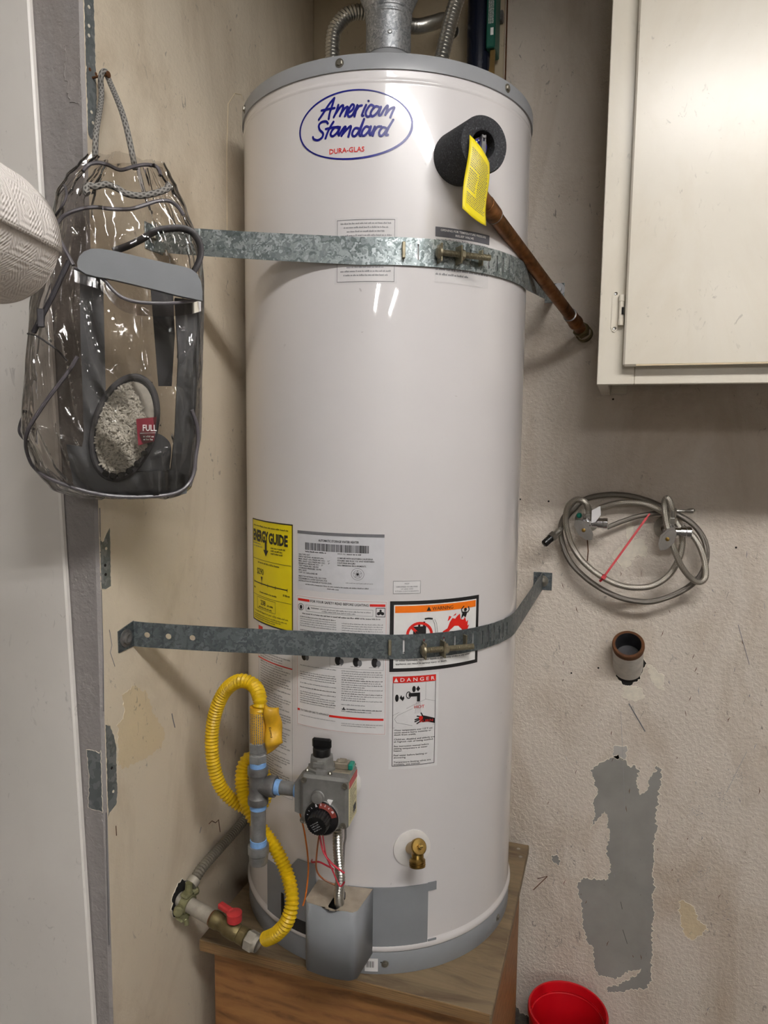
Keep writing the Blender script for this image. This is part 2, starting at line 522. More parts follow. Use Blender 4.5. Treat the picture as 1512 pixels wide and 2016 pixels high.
# ------------------------------------------------------------------ the room
XL, YB, YE, ZC = -0.69, 1.60, 0.8325, 2.75     # left wing wall, back wall, wing wall end, ceiling
def slab(name, lo, hi, mat, bev=0.):
    return struct(MB().box(W0, lo, hi, bev).build(name, mat, smooth=20))
slab('floor', (-2.6, -5.2, -.1), (2.6, 1.75, 0), 'floor_concrete')
slab('ceiling', (-2.6, -5.2, ZC), (2.6, 1.75, ZC + .1), 'ceiling_white')
wall_back = slab('wall_back', (-2.6, YB, 0), (2.6, YB + .14, ZC), 'wall_cream')
wall_left = MB().box(W0, (XL - .17, YE, 0), (XL, YB, ZC), .004, 0, 1)
# the end of the wing wall wears grey paint
for k, p in enumerate(wall_left.f):
    c = sum((Vector(wall_left.v[i]) for i in p), Vector()) / len(p)
    if c.y < YE + .003: wall_left.m[k] = 1
wall_left = struct(wall_left.build('wall_left', ['wall_tan', 'wall_grey'], smooth=20))
slab('wall_right', (2.5, -5.1, 0), (2.6, YB, ZC), 'wall_plain')
slab('wall_far_left', (-2.6, -5.1, 0), (-2.5, YB, ZC), 'wall_plain')
slab('wall_front', (-2.5, -5.2, 0), (2.5, -5.1, ZC), 'wall_plain')

def jag(pts, step, amp, seed):
    """ragged outline from a coarse one (2-d, closed)"""
    out = []; n = len(pts)
    for i in range(n):
        a, b = Vector(pts[i]), Vector(pts[(i + 1) % n]); d = (b - a).length; m = max(1, int(d / step))
        nr = Vector((-(b - a).y, (b - a).x)).normalized()
        for k in range(m):
            p = a + (b - a) * (k / m)
            out.append(p + nr * amp * (noise.noise(Vector((p.x * 170, p.y * 170, seed))) + .5 * noise.noise(Vector((p.x * 420, p.y * 420, seed + 3)))))
    return out

def patch(name, fr, pts, mat, parent, lip='paint_lip', off=.0004, step=.0026, amp=.0055, seed=1., lip_r=.0009):
    """worn place on a wall: a ragged skin with the broken paint edge round it"""
    q = jag(pts, step, amp, seed)
    if fr is FL: q = [Vector((max(p.x, YE + .0042), p.y)) for p in q]
    if fr is FE: q = [Vector((min(p.x, XL - .0042), p.y)) for p in q]
    mb = MB()
    mb.add([fr(p.x, p.y, off) for p in q], [tuple(range(len(q)))])
    mats = [mat]
    if lip:
        mats.append(lip)
        mb.tube([fr(p.x, p.y, off * .5) for p in q], [lip_r * (.7 + .8 * abs(noise.noise(Vector((p.x * 300, p.y * 300, 9))))) for p in q], 6, 1, closed=True)
    o = mb.build(name, mats, parent, smooth=0, fix=False)
    return o
FB = lambda x, z, d: Vector((x, YB - d, z))          # on the back wall, d = towards the room
FL = lambda y, z, d: Vector((XL + d, y, z))          # on the left wing wall
FE = lambda x, z, d: Vector((x, YE - d, z))          # on the wing wall's end

pk = [(0.0268,0.9142),(0.0445,0.9051),(0.0546,0.8919),(0.0658,0.8979),(0.0721,0.8842),(0.0687,0.8584),(0.0764,0.8322),(0.091,0.8452),(0.095,0.8795),(0.1058,0.8895),(0.1062,0.9063),(0.1185,0.8978),(0.1192,0.8833),(0.1152,0.8493),(0.1142,0.8155),(0.1106,0.7896),(0.1148,0.7565),(0.1098,0.7258),(0.1133,0.6924),(0.1104,0.6575),(0.1163,0.6286),(0.113,0.602),(0.1193,0.5644),(0.1153,0.5286),(0.1192,0.4857),(0.118,0.4458),(0.1208,0.4112),(0.1123,0.3867),(0.0738,0.3721),(0.0309,0.354),(0.0262,0.3686),(0.0459,0.3761),(0.0878,0.4115),(0.0987,0.4277),(0.0757,0.4183),(0.0492,0.3927),(0.0332,0.393),(0.0092,0.3914),(-0.0015,0.4068),(-0.0055,0.4554),(-0.018,0.4659),(-0.0307,0.4989),(-0.0335,0.5521),(-0.0426,0.5769),(-0.0474,0.5981),(-0.0321,0.6191),(-0.0,0.6192),(0.0195,0.6255),(0.022,0.661),(0.0127,0.6941),(0.0189,0.7343),(0.0106,0.7457),(0.0137,0.7636),(0.0052,0.7814),(-0.006,0.7643),(-0.0246,0.7348),(-0.0141,0.7715),(-0.0212,0.8005),(-0.012,0.8151),(-0.0213,0.8522),(-0.0279,0.8683),(-0.0187,0.8847),(0.0041,0.901)]
patch('bare_patch', FB, pk, 'bare_grey', wall_back, seed=2.)
patch('bare_patch', FB, [(0.0182,0.9348),(0.026,0.9318),(0.043,0.9385),(0.0464,0.9062),(0.0155,0.9066)], 'bare_pale', wall_back, seed=5., lip_r=.0008)
patch('paint_flake', FB, [(0.0228,1.4366),(0.0392,1.4155),(0.0387,1.3899),(0.0592,1.3892),(0.0668,1.3732),(0.0642,1.3548),(0.0436,1.3571),(0.0244,1.3227),(0.0133,1.3368),(-0.0047,1.3505),(0.0086,1.3661),(0.0285,1.3857),(0.0238,1.4147)], 'paint_lip', wall_back, seed=7., off=.0003)
patch('paint_flake', FB, [(0.1665,0.6051),(0.1774,0.6097),(0.1965,0.5989),(0.209,0.5719),(0.2283,0.555),(0.2005,0.5227),(0.1816,0.5269),(0.1725,0.5592)], 'plaster_old', wall_back, seed=8., off=.0003, lip_r=.0007)
patch('paint_flake', FB, [(-0.1048,0.6555),(-0.0926,0.6601),(-0.0838,0.644),(-0.0897,0.6362),(-0.1023,0.6426)], 'bare_grey', wall_back, seed=9., lip_r=.0007)
patch('broken_plaster', FB, [(-0.2146,0.2817),(-0.1927,0.2828),(-0.1748,0.2687),(-0.1569,0.2499),(-0.1397,0.2499),(-0.1382,0.203),(-0.2162,0.1806)], 'rubble', wall_back, seed=4., amp=.006)
patch('broken_plaster', FB, [(-0.2145,0.277),(-0.2015,0.2852),(-0.192,0.2592),(-0.1744,0.2545),(-0.1873,0.2463),(-0.2093,0.2497)], 'dark_hole', wall_back, seed=6., off=.001)
# scuffs and scratches on the walls
def scuff(fr, pts, r, mat, parent, name='scratch'):
    MB().tube([fr(a, b, .0002) for a, b in pts], r, 5).build(name, mat, parent)
scuff(FB, [(0.0451,1.033),(0.0808,0.9754)], .0012, 'ink_grey', wall_back)
scuff(FB, [(0.2796,0.9597),(0.2465,0.866)], .0004, 'ink_faint', wall_back)
scuff(FB, [(-0.1346,0.5938),(-0.1121,0.6047),(-0.1428,0.5647)], .0010, 'rust', wall_back)
scuff(FB, [(0.2483,1.2255),(0.2737,1.145)], .0007, 'ink_grey', wall_back)
scuff(FB, [(-0.0554,1.3872),(-0.0523,1.3598),(-0.0535,1.3375)], .0012, 'rust', wall_back, 'rust_run')
scuff(FB, [(0.0481,0.5782),(0.0521,0.561)], .0006, 'ink_black', wall_back)
scuff(FB, [(0.0552,0.5134),(0.0663,0.4821)], .0006, 'ink_black', wall_back)
scuff(FB, [(0.0293,1.0139),(0.0445,0.8319),(0.0517,0.6448)], .0004, 'ink_faint', wall_back)
for a, b in [(-0.2007,1.4661),(-0.1394,1.464),(-0.0209,1.1046),(-0.0771,1.0868),(-0.0149,1.683),(0.2356,1.3843)]:
    MB().sphere(FB(a, b, 0), .0022, 8).build('nail_hole', 'dark_hole', wall_back)
# rust-brown knocks and black rub marks scattered over the lower back wall
rk = random.Random(11); mk = MB()
for _ in range(150):
    cx_, cz_ = rk.uniform(-.12, .42), rk.uniform(.35, 1.15) if rk.random() < .75 else rk.uniform(1.15, 1.45)
    l_, a_ = rk.uniform(.001, .009) * rk.choice((.4, 1, 1)), rk.uniform(-.4, .4) + PI / 2
    dx_, dz_ = math.cos(a_) * l_, math.sin(a_) * l_
    mk.tube([FB(cx_ - dx_, cz_ - dz_, .0001), FB(cx_ + rk.uniform(-.002, .002), cz_, .0003), FB(cx_ + dx_, cz_ + dz_, .0001)], [.0002, rk.uniform(.0004, .0010), .0002], 5, rk.choice((0, 0, 1, 2)))
for gx_, gz_ in [(0.2374,0.8533),(0.2685,0.903),(0.1903,0.8112),(0.2614,0.5964),(0.2073,0.677)]:
    for _ in range(45):
        p_ = FB(gx_ + rk.gauss(0, .012), gz_ + rk.gauss(0, .010), .0002); s_ = rk.uniform(.0004, .0011)
        mk.tube([p_ - Vector((s_, 0, s_)), p_ + Vector((s_, 0, s_ * rk.uniform(-1, 1)))], [.0002, .0005], 5, 2)
mk = mk.build('scuff_marks', ['rust', 'ink_faint', 'ink_grey'], wall_back); mk['kind'] = 'stuff'
# board strip behind the heater in the corner of the back wall
trim_1 = struct(MB().box(W0, (XL, YB - .014, .78), (-.262, YB, ZC), .002).build('trim_1', 'board_tan'))
scuff(lambda x, z, d: Vector((x, YB - .001 - d, z)), [(-.258, 1.9), (-.259, 2.75)], .0016, 'rust', wall_back, 'board_seam')

# metal corner bead showing through the wing wall's edge
def bead(pts_l, pts_e, holes, seed):
    if pts_l: pts_l = [(max(y, YE + .0045), z) for y, z in pts_l]
    if pts_e: pts_e = [(min(x, XL - .0045), z) for x, z in pts_e]
    holes = [(max(y, YE + .008), z, m) for y, z, m in holes]
    if pts_l: patch('corner_bead', FL, pts_l, 'bead_metal', wall_left, seed=seed, amp=.0015, off=.0006, lip='wall_tan', lip_r=.0007)
    if pts_e: patch('corner_bead', FE, pts_e, 'bead_metal', wall_left, seed=seed + 1, amp=.0015, off=.0006, lip='paint_lip', lip_r=.0006)
    for a, b, m in holes:
        MB().lathe([(0, 0), (.0022, 0), (.0022, .0006), (0, .0006)], FL(a, b, .0006), (1, 0, 0), 10).build('bead_hole', m, wall_left)
bead([(0.8335,2.1731),(0.8561,2.1855),(0.8568,2.1352),(0.8566,2.0837),(0.8569,2.045),(0.856,2.0022),(0.8526,1.993),(0.8407,1.9918),(0.8331,1.9954),(0.8334,2.0668)], None,
     [(*p, 'paint_lip') for p in [(0.8462,2.1588),(0.8451,2.1349),(0.8446,2.1227),(0.8452,2.0265),(0.8476,2.0139)]] + [(*p, 'rust') for p in [(0.8446,2.0802),(0.8564,2.0798)]], 3.)
bead([(0.8304,1.4607),(0.8341,1.4502),(0.8424,1.4469),(0.8514,1.4581),(0.8594,1.4659),(0.8589,1.4276),(0.858,1.3802),(0.8459,1.3781),(0.8342,1.3797),(0.8319,1.4245)], None,
     [(*p, 'paint_lip') for p in [(0.8494,1.4364)]] + [(*p, 'dark_hole') for p in [(0.8463,1.4127),(0.8468,1.3994)]], 6.)
bead([(0.8337,1.1945),(0.8364,1.1813),(0.8483,1.1751),(0.8554,1.1553),(0.8603,1.1376),(0.8588,1.0989),(0.8597,1.0668),(0.8556,1.049),(0.8406,1.0447),(0.8348,1.0383),(0.8311,1.0807)],
     [(-0.7202,1.141),(-0.7095,1.141),(-0.698,1.1389),(-0.6899,1.1432),(-0.6906,1.0954),(-0.6914,1.0487),(-0.6967,1.0493),(-0.7146,1.0508),(-0.72,1.0514),(-0.7164,1.0989)],
     [(*p, 'dark_hole') for p in [(0.8479,1.1102)]] + [(*p, 'paint_lip') for p in [(0.8497,1.0732)]], 9.)
patch('old_plaster', FL, [(0.865,1.1671),(0.8808,1.1847),(0.876,1.21),(0.9025,1.2169),(0.9369,1.1955),(0.9488,1.1596),(0.9813,1.113),(0.9708,1.0913),(0.9266,1.089),(0.8715,1.0972),(0.8628,1.1129)], 'plaster_old', wall_left, seed=11., lip='wall_tan', lip_r=.0004, off=.0003)
patch('paint_lip', FE, [(-0.7153,2.1078),(-0.6911,2.1231),(-0.6962,2.0323),(-0.7108,2.0373),(-0.7193,2.0703)], 'wall_grey', wall_left, seed=12., lip='wall_grey', off=.0006)
patch('paint_lip', FE, [(-0.7224,1.0352),(-0.6967,1.0477),(-0.6915,1.0173),(-0.6932,0.995),(-0.7078,0.989),(-0.7163,1.0048)], 'wall_grey', wall_left, seed=13., lip='wall_grey', off=.0008)
scuff(FL, [(0.8392,1.4956),(0.8376,1.409),(0.8372,1.2762),(0.8351,1.2015)], .0008, 'ink_grey', wall_left, 'edge_crack')
scuff(FL, [(0.8341,1.0481),(0.833,0.97),(0.832,0.8666),(0.8321,0.8423)], .0008, 'ink_grey', wall_left, 'edge_crack')
scuff(FL, [(0.8521,1.3171),(0.8566,1.2932),(0.8528,1.2829),(0.8619,1.2596)], .0005, 'ink_grey', wall_left, 'edge_crack')
scuff(FL, [(1.0006,1.1361),(1.0045,1.1215),(1.0085,1.1093)], .0010, 'ink_grey', wall_left)
scuff(FL, [(1.1094,0.8848),(1.12,0.8852),(1.1322,0.8747),(1.1432,0.875),(1.1481,0.848)], .0008, 'rust', wall_left)
scuff(FL, [(1.0839,0.8925),(1.0786,0.8838)], .0006, 'ink_grey', wall_left)
scuff(FL, [(0.8542,1.017),(0.8548,1.0015)], .0008, 'rust', wall_left)
# water stain outline
scuff(FL, [(1.1984,1.9616),(1.1997,2.1026),(1.2068,2.1876),(1.2308,2.216),(1.2533,2.2238),(1.2646,2.2161)], .0007, 'plaster_old', wall_left, 'stain_edge')

# smooth white board in front of the wing wall's end, leaning a little
wp = thing('white_board', 'smooth white upright board standing beside the grey end of the wall', 'board', (-1.1, .815, 0))
E1, E0 = [(-0.7657,2.1668),(-0.7154,0.7154)]
ang = math.atan2(E0[0] - E1[0], E1[1] - E0[1])
ex = E0[0] + (E0[1] + .03) * math.tan(ang)
fr = frame((ex, .822, -.03), (math.cos(ang), 0, math.sin(ang)), (0, 1, 0), (-math.sin(ang), 0, math.cos(ang)))
MB().box(fr, (-.85, 0, .062), (0, .0085, 2.6), .002).build('panel', 'panel_white', wp)
MB().box(fr, (-.0010, .002, .065), (.0004, .008, 2.598), .0003).build('edge_band', 'panel_white', wp)

# ------------------------------------------------------------------ ceiling lamps
def shop_light(loc, rz, label, mat):
    t = thing('ceiling_light', label, 'lamp', loc, 'twin tube lamps on the ceiling')
    c, s_ = math.cos(rz), math.sin(rz)
    fr = frame(loc, (c, s_, 0), (-s_, c, 0), (0, 0, 1))
    MB().box(fr, (-.63, -.045, -.045), (.63, .045, 0), .006).build('housing', 'fixture_white', t)
    MB().prism(lambda a, b, z: fr(z, a, b), [(-.132, -.098), (-.128, -.098), (-.10, -.046), (.10, -.046), (.128, -.098), (.132, -.098), (.103, -.042), (-.103, -.042)], -.63, .63).build('reflector', 'fixture_white', t)
    for e in (-.632, .628): MB().prism(lambda a, b, z: fr(z, a, b), [(-.132, -.098), (.132, -.098), (.103, -.042), (-.103, -.042)], e, e + .004).build('end_plate', 'fixture_white', t)
    for k in (-1, 1):
        MB().lathe([(0, 0), (.013, 0), (.013, 1.2), (0, 1.2)], fr(-.6, k * .062, -.075), (c, s_, 0), 16).build('tube', mat, t)
        for e in (-.615, .615):
            MB().box(fr, (e - .012, k * .062 - .015, -.09), (e + .012, k * .062 + .015, -.02), .003).build('socket', 'fixture_white', t)
    return t
shop_light((.62, -.09, ZC), .11, 'twin tube ceiling lamp above the cabinet and heater', 'tube_light')
shop_light((.56, -3.5, ZC), PI / 2 - .02, 'twin tube ceiling lamp far back in the garage, nearer the middle of the ceiling', 'tube_light_far')
shop_light((1.62, -3.4, ZC), PI / 2 - .02, 'twin tube ceiling lamp far back in the garage, nearer the right wall', 'tube_light_far')

# ------------------------------------------------------------------ plywood stand
HX, HY, A0, R0 = -0.4129, 1.2772, -1.25808, 0.25
ZB, ZT = 0.7295, 2.1440
st = thing('heater_stand', 'worn plywood stand carrying the water heater in the corner', 'stand', (-.4, 1.28, 0))
MB().box(W0, (-.655, 1.016, ZB - .019), (-.146, 1.5, ZB), .0015).build('top_board', 'plywood_worn', st)
MB().box(W0, (-.652, 1.0145, ZB - .0185), (-.149, 1.0165, ZB - .0005)).build('board_edge', 'plywood_edge', st)
MB().box(W0, (-.636, 1.034, 0), (-.162, 1.052, ZB - .019), .001).build('front_board', 'plywood_front', st)
MB().box(W0, (-.180, 1.052, 0), (-.162, 1.49, ZB - .019), .001).build('side_board', 'plywood_front', st)
MB().box(W0, (-.636, 1.052, 0), (-.618, 1.49, ZB - .019), .001).build('side_board', 'plywood_front', st)
for a, b in ((-.166, 1.478), (-.158, 1.45)):
    MB().lathe([(0, 0), (.004, 0), (.003, .0002), (0, .0003)], (a, b, ZB), (0, 0, 1), 10).build('nail', 'nickel', st)

# ------------------------------------------------------------------ water heater
def TP(th, d, z):                                    # point by angle round the tank, distance off the jacket, height
    a = A0 + th
    return Vector((HX + (R0 + d) * math.cos(a), HY + (R0 + d) * math.sin(a), z))
def TF(th, z=0.):                                    # flat frame touching the tank: (right, up, out)
    a = A0 + th; n = Vector((math.cos(a), math.sin(a), 0)); t = Vector((-n.y, n.x, 0))
    o = Vector((HX, HY, z)) + n * R0
    return lambda x, y, d: o + t * x + Vector((0, 0, y)) + n * d
def TN(th): return Vector((math.cos(A0 + th), math.sin(A0 + th), 0))
def TT(th): n = TN(th); return Vector((-n.y, n.x, 0))

wh = thing('water_heater', 'tall white gas water heater with grey cap standing on the plywood stand', 'water heater', (HX, HY, ZB))
ax = (0, 0, 1); O2 = (HX, HY, 0)
MB().lathe([(.246, .768), (.2525, .770), (.254, .774), (.2525, .779), (.2501, .783), (.25, .7835), (.25, .785), (.25, .80), (.25, 1.2), (.25, 1.6), (.25, 2.09), (.25, 2.1025), (.25, 2.1035), (.25015, 2.104), (.2510, 2.106), (.2510, 2.108), (.25015, 2.110), (.25, 2.1105), (.25, 2.112), (.25, 2.124)], O2, ax, 160).build('jacket', 'enamel_white', wh, 50)
cap = MB().lathe([(.2495, 2.1215), (.2525, 2.1215), (.2525, 2.1405), (.2505, 2.144), (.243, 2.1445), (.238, 2.1435), (.09, 2.147), (0, 2.147)], O2, ax, 160).build('top_cap', 'grey_cap', wh, 50)
base = MB().lathe([(.2, ZB), (.2505, ZB), (.2512, ZB + .002), (.2512, .7665), (.249, .769), (.24, .769)], O2, ax, 160).build('base_ring', 'grey_paint', wh, 50)
def screw(th, z, par, d=.0025, r=.0042):
    mb = MB(); n = TN(th)
    mb.lathe([(0, .001), (r * 1.5, .001), (r * 1.5, .002), (0, .002)], TP(th, d - .001, z), n, 16)
    hexnut(mb, TP(th, d, z), n, r, .003)
    mb.build('screw', 'bolt_steel', par)
screw(-.280, 2.1326, cap); screw(.811, 2.1326, cap); screw(-1.2, 2.1326, cap)
screw(.0462, .748, base, .001, .004); screw(1.012, .748, base, .001, .004)
MB().lathe([(0, 0), (.001, 0), (.001, .0006), (0, .0006)], TP(.02, .001, .751), TN(.02), 8).build('pin_hole', 'dark_hole', base)

# ---- labels wrapped round the jacket
def cyl(layer):
    d = .0003 + .0004 * layer
    return lambda th, z: TP(th, d, z)
class Decal:
    """a sheet of print on the jacket; local coordinates 0..W right, 0..H up"""
    def __init__(s, name, th0, th1, z0, z1, W, H, paper=None):
        s.th0, s.th1, s.z0, s.z1, s.W, s.H = th0, th1, z0, z1, W, H
        s.name = name; s.mats = []; s.mb = MB(); s.part = None; s.rnd = random.Random(len(name))
        s.sheet = MB(); s.paper = paper
        if paper: s.rect(0, 0, W, H, None)
    def map(s, layer=1):
        c = cyl(layer)
        return lambda x, y: c(s.th0 + (s.th1 - s.th0) * x / s.W, s.z0 + (s.z1 - s.z0) * y / s.H)
    def mi(s, m):
        if m not in s.mats: s.mats.append(m)
        return s.mats.index(m)
    def rect(s, x0, y0, x1, y1, mat, layer=1):
        mp = s.map(0 if mat is None else layer); n = max(1, int(abs((s.th1 - s.th0) * (x1 - x0) / s.W) / .03) + 1)
        mb = s.sheet if mat is None else s.mb
        vs = []; fs = []
        for k in range(n + 1):
            x = x0 + (x1 - x0) * k / n; vs += [mp(x, y0), mp(x, y1)]
        for k in range(n): fs.append((2 * k, 2 * k + 2, 2 * k + 3, 2 * k + 1))
        mb.add(vs, fs, 0 if mat is None else s.mi(mat)); return s
    def frame(s, x0, y0, x1, y1, w, mat, layer=1):
        for r in ((x0, y0, x1, y0 + w), (x0, y1 - w, x1, y1), (x0, y0, x0 + w, y1), (x1 - w, y0, x1, y1)): s.rect(*r, mat, layer)
        return s
    def poly(s, pts, mat, layer=1):
        mp = s.map(layer); s.mb.add([mp(*p) for p in pts], [tuple(range(len(pts)))], s.mi(mat)); return s
    def ring(s, cx, cy, r, w, mat, layer=1, n=28, ry=None):
        mp = s.map(layer); vs = []; fs = []; q = (ry or r) / r
        for k in range(n):
            a = 2 * PI * k / n
            vs += [mp(cx + r * math.cos(a), cy + r * q * math.sin(a)), mp(cx + (r - w) * math.cos(a), cy + (r - w) * q * math.sin(a))]
            j = (k + 1) % n; fs.append((2 * k, 2 * j, 2 * j + 1, 2 * k + 1))
        s.mb.add(vs, fs, s.mi(mat)); return s
    def disc(s, cx, cy, r, mat, layer=1, n=20, ry=None):
        q = (ry or r) / r
        return s.poly([(cx + r * math.cos(2 * PI * k / n), cy + r * q * math.sin(2 * PI * k / n)) for k in range(n)], mat, layer)
    def line(s, pts, w, mat, layer=1):
        for (ax_, ay), (bx, by) in zip(pts, pts[1:]):
            d = Vector((bx - ax_, by - ay)); 
            if d.length < 1e-6: continue
            n = Vector((-d.y, d.x)).normalized() * (w / 2)
            s.poly([(ax_ - n.x, ay - n.y), (bx - n.x, by - n.y), (bx + n.x, by + n.y), (ax_ + n.x, ay + n.y)], mat, layer)
        return s
    def text(s, t, x, y, h, w=None, align='L', mat='ink_black', bold=0., layer=1, ang=0.):
        put_text(s.mb, s.map(layer), t, x, y, h, w, align, s.mi(mat), bold, ang); return s
    def greek(s, x0, x1, y, h, mat='ink_grey', last=None, layer=1):
        greek(s.mb, s.map(layer), x0, x1, y, h, s.mi(mat), s.rnd, last); return s
    def build(s, label=None):
        if s.paper:
            s.part = s.sheet.build(s.name, s.paper, wh, 60)
            if label: s.part['label'] = label
            if s.mb.f: s.mb.build('print', s.mats, s.part, 60, fix=False)
        else:
            s.part = s.mb.build(s.name, s.mats, wh, 60, fix=False)
            if label: s.part['label'] = label
        return s.part

# brand logo: hand-drawn strokes inside an oval
logo = MB()
LC = cyl(1)
def stroke(mb, pts, w, mi=0):
    q = smooth_path([Vector((a * R0, b, 0)) for a, b in pts], 5)
    for k, p in enumerate(q):
        n = 8
        mb.add([LC((p.x + w / 2 * math.cos(2 * PI * i / n)) / R0, p.y + w / 2 * math.sin(2 * PI * i / n)) for i in range(n)], [tuple(range(n))], mi)
        if k:
            a = q[k - 1]; d = p - a
            if d.length > 1e-7:
                nn = Vector((-d.y, d.x, 0)).normalized() * w / 2
                mb.add([LC((v.x) / R0, v.y) for v in (a - nn, p - nn, p + nn, a + nn)], [(0, 1, 2, 3)], mi)
STROKES = [[(-0.4136,2.0604),(-0.3833,2.0686),(-0.3483,2.079),(-0.314,2.0869)],[(-0.314,2.0869),(-0.327,2.0772),(-0.3427,2.0672),(-0.349,2.0591)],[(-0.3959,2.0724),(-0.3535,2.0728),(-0.3122,2.073)],[(-0.2893,2.0766),(-0.3006,2.0683),(-0.3172,2.0606)],[(-0.3057,2.0649),(-0.2774,2.0734),(-0.2605,2.0753),(-0.2635,2.0696),(-0.2797,2.061)],[(-0.2756,2.0635),(-0.2492,2.071),(-0.2321,2.0725),(-0.239,2.0667),(-0.249,2.06)],[(-0.2288,2.0642),(-0.2028,2.0683),(-0.195,2.0736),(-0.207,2.0752),(-0.2229,2.0698),(-0.2328,2.0631),(-0.2226,2.0587),(-0.2036,2.0608)],[(-0.2036,2.0608),(-0.184,2.0691),(-0.1752,2.0738)],[(-0.1752,2.0738),(-0.1829,2.0667),(-0.1916,2.0588)],[(-0.1829,2.0662),(-0.1667,2.072),(-0.1486,2.0731)],[(-0.1241,2.0734),(-0.1385,2.0661),(-0.1481,2.0596),(-0.1402,2.059)],[(-0.1107,2.0788),(-0.1097,2.0785)],[(-0.0812,2.0716),(-0.0983,2.0732),(-0.119,2.0671),(-0.1266,2.0612),(-0.1147,2.0571),(-0.0943,2.0593)],[(-0.0483,2.0698),(-0.0691,2.0711),(-0.0917,2.0655),(-0.0983,2.0598),(-0.0855,2.0576),(-0.0615,2.0621),(-0.0386,2.0703),(-0.048,2.0632),(-0.0488,2.0588),(-0.0372,2.0595)],[(-0.0372,2.0595),(-0.023,2.0655),(-0.004,2.0717),(-0.0,2.0699),(-0.013,2.0592)],[(-0.013,2.0597),(0.0108,2.0667),(0.0347,2.0698),(0.0367,2.0682),(0.0255,2.0622),(0.0152,2.0558)],[(-0.3543,2.0529),(-0.3662,2.0563),(-0.3958,2.0563),(-0.413,2.0522),(-0.4073,2.0461),(-0.3856,2.0404),(-0.3911,2.035),(-0.4189,2.032),(-0.4463,2.0344),(-0.4532,2.0376)],[(-0.3187,2.0542),(-0.3371,2.0484),(-0.3573,2.0397),(-0.3691,2.0328)],[(-0.3682,2.0457),(-0.3317,2.0464),(-0.2887,2.0464)],[(-0.2835,2.0444),(-0.3096,2.0462),(-0.3306,2.0412),(-0.3369,2.0367),(-0.3209,2.0344),(-0.2948,2.0391),(-0.2783,2.0459),(-0.2896,2.0378),(-0.2843,2.0344)],[(-0.2843,2.0344),(-0.2638,2.0418),(-0.2486,2.0456),(-0.2455,2.0437),(-0.2688,2.0335)],[(-0.2657,2.0349),(-0.2434,2.0402),(-0.2182,2.0455),(-0.2122,2.0444),(-0.2205,2.0374),(-0.2279,2.0313)],[(-0.1663,2.0418),(-0.1871,2.0424),(-0.2029,2.0371),(-0.2028,2.0327),(-0.1868,2.0317),(-0.1632,2.0388),(-0.1352,2.0543)],[(-0.1352,2.0543),(-0.1496,2.0444),(-0.1631,2.0348),(-0.156,2.0313)],[(-0.1034,2.0425),(-0.124,2.0439),(-0.1435,2.0385),(-0.1482,2.0328),(-0.1334,2.0315),(-0.1091,2.037),(-0.0957,2.0439),(-0.1041,2.0347),(-0.0982,2.0319)],[(-0.0982,2.0319),(-0.0799,2.0392),(-0.0728,2.0435)],[(-0.0728,2.0435),(-0.0779,2.0368),(-0.0845,2.0309)],[(-0.0779,2.0366),(-0.0582,2.0428),(-0.0345,2.0434)],[(-0.0073,2.0411),(-0.0267,2.0422),(-0.0459,2.0367),(-0.0457,2.0321),(-0.0311,2.0309),(-0.0072,2.0379),(0.0128,2.0449),(0.0327,2.0528)],[(0.0327,2.0528),(0.0071,2.042),(-0.0089,2.0324),(0.0037,2.0322)]]
for q in STROKES: stroke(logo, q, .0033)
nE = 72; vs = []; fs = []
cx, cz, ea, eb = -.0502 / R0, 2.0476, .0876 / R0, .0484
for k in range(nE):
    a = 2 * PI * k / nE
    th_ = .0017 + .0013 * max(0, math.cos(a + .75)) + .0006 * max(0, math.cos(a - 2.6))
    zz = -.0 * math.cos(a)
    vs += [LC(cx + ea * math.cos(a), cz + eb * math.sin(a) + zz), LC(cx + (ea - th_ / R0 * 1.3) * math.cos(a), cz + (eb - th_) * math.sin(a) + zz)]
    j = (k + 1) % nE; fs.append((2 * k, 2 * j, 2 * j + 1, 2 * k + 1))
logo.add(vs, fs, 0)
put_text(logo, lambda x, y: LC(x / R0, y), 'DURA-GLAS', -.0595, 2.0098, .0072, .053, 'C', 1, .012)
lo = logo.build('brand_logo', ['ink_blue', 'ink_red'], wh, 60, fix=False); lo['label'] = 'blue oval logo in brush script'

# clear notice under the logo, its print upside down
d = Decal('clear_label', -.309, .066, 1.8235, 1.918, 120, 100, 'label_clear')
d.frame(5, 3, 115, 97, .8, 'ink_grey')
for k in range(14):
    if k in (6,): continue
    i = 12 + (k % 3) * 6
    d.greek(i, 120 - i, 90 - k * 6, 2.6, 'ink_grey')
d.build()
# relief valve opening notice
d = Decal('opening_label', .293, .685, 1.829, 1.9085, 120, 90, 'label_clear')
d.rect(0, 74, 120, 90, 'plate_dark')
d.text('OPENING FOR TEMPERATURE PRESSURE', 60, 83.5, 3.6, 100, 'C', 'ink_white', .01, 2)
d.text('RELIEF VALVE', 60, 77, 3.6, 40, 'C', 'ink_white', .01, 2)
for k in range(8):
    d.greek(2, 118 if k < 7 else 70, 68 - k * 8, 3.6, 'ink_grey')
d.build()
